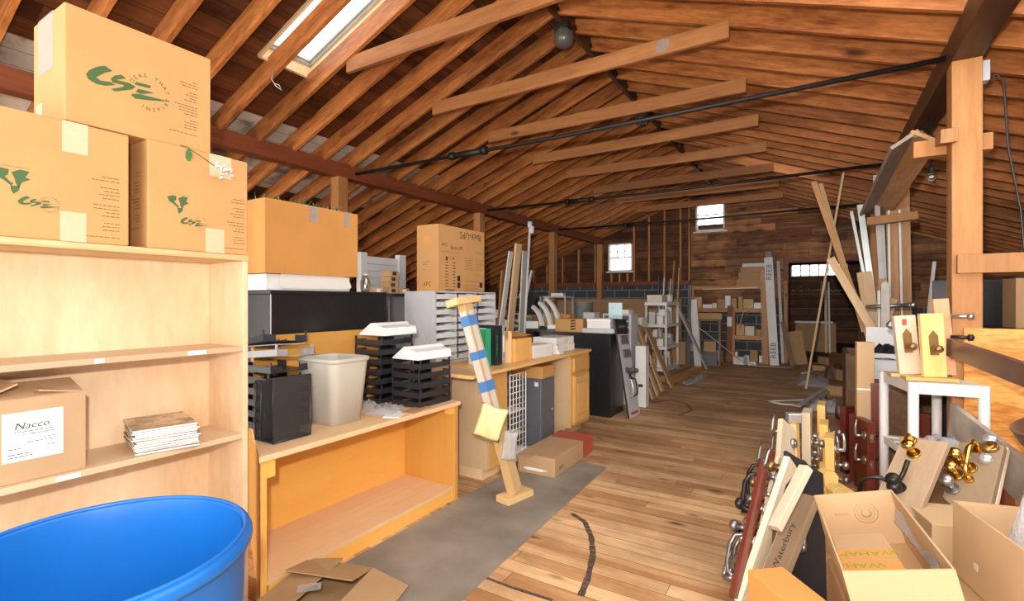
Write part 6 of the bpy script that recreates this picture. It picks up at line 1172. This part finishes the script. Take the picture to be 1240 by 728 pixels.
# ---- clutter on the floor along the aisle
t = thing('pale_cord', 'thin pale cord lying in a long loop on the floor by the plastic bag', 'cord'); MB().tube([(-0.582, 7.673, 0.01), (-0.426, 7.576, 0.01), (-0.233, 7.572, 0.01), (-0.048, 7.872, 0.01), (0.102, 8.479, 0.015), (0.248, 9.507, 0.02), (0.413, 10.314, 0.03)], .012, 6).tube([(-0.582, 7.673, 0.01), (-0.391, 7.857, 0.01), (-0.148, 8.074, 0.01), (0.048, 8.061, 0.01), (0.229, 7.741, 0.02)], .010, 6).build('cord', 'cream', t)
for i, (a, b2, w, mt, lab) in enumerate((((-0.219, 7.41, 0.03), (0.348, 9.813, 0.12), .07, 'plank_grey', 'grey moulding strip lying on the aisle floor pile, nearest the pale cord'), ((-0.047, 7.692, 0.02), (0.298, 9.679, 0.08), .06, 'plank_tan', 'tan moulding strip lying beside the grey strip on the floor pile'), ((0.331, 7.813, 0.04), (0.426, 9.074, 0.3), .10, 'plank_grey', 'short grey board standing slanted at the end of the floor pile'), ((-0.24, 10.906, 0.02), (-0.055, 11.41, 0.02), .05, 'plank_white', 'white scrap strip on the floor by the foot of the pole'))):
    plank('floor_strip', lab, 'strip', a, b2, w, .02, mt)
crumple('plastic_bag', 'cloudy plastic bag on the floor at the loop of pale cord', (0.09, 7.532, 0.0), (.42, .4, .16), 'bag', 91, 'plastic bag')
crumple('plastic_bag', 'clear plastic bag spread on the floor by the foot of the pole', (0.0, 10.07, 0.0), (.6, 1.3, .10), 'bag', 95, 'plastic bag')
crumple('dark_bag', 'brown-black crumpled bag on the aisle floor pile before the small labelled carton', (0.268, 10.235, 0.0), (.36, .9, .34), 'rail_brown', 97, 'bag')
t = small_box('small tan carton with a white label on the aisle floor pile', (0.385, 9.104, 0.18), (.22, .2, .16), 'kraft_brown', R(30)); MB().box((-.06, -.101, .03), (.06, -.1, .13)).build('label', 'paper', t)
small_box('low brown crate under the small labelled carton on the floor pile', (*(0.385, 9.104, 0.18)[:2], 0), (.34, .34, .178), 'plank_dark', R(30), None, None, 'crate', 'crate')
crumple('cloth_heap', 'brown-grey cloth heap lying high behind the tall tan carton', (.78, 9.2, .0), (.6, 1.4, .75), 'marble', 99, 'cloth')
small_box('small tan carton on the floor behind the clear plastic bag', (0.0, 11.749, 0.0), (.22, .2, .10), 'kraft_brown', .2)

for i, (px, py, d_, s3, mt, lab) in enumerate(((1013, 478, 0, (.24, .2, .14), 'kraft_brown', 'squashed brown carton among the strips on the aisle floor pile'), (1034, 478, 0, (.2, .3, .22), 'dark_grey', 'dark box at the foot of the short slanted grey board'), (1004, 441, 0, (.3, .3, .16), 'kraft_dull', 'dull tan carton at the far end of the aisle floor pile'), (1022, 446, 0, (.34, .4, .3), 'plank_dark', 'dark crate at the far end of the aisle floor pile'))):
    t_ = 1.4 * 600 / (py - 364); x_ = (px - 620) / 600 * t_; small_box(lab, (.851 * x_ - .525 * t_, .525 * x_ + .851 * t_, 0), s3, mt, .3 * i)

t = thing('wire_loop', 'thin pale wire loop dangling from a rafter below the skylight', 'wire', (-4.073, 2.599, 3.43)); w0 = Vector((-4.073, 2.599, 3.43))
MB().tube([Vector(q) - w0 for q in ((-4.132, 2.645, 3.448), (-4.06, 2.583, 3.334), (-4.03, 2.602, 3.276), (-3.987, 2.629, 3.24), (-4.014, 2.623, 3.288), (-4.045, 2.604, 3.302))], .0035, 6).build('wire', 'cream', t)
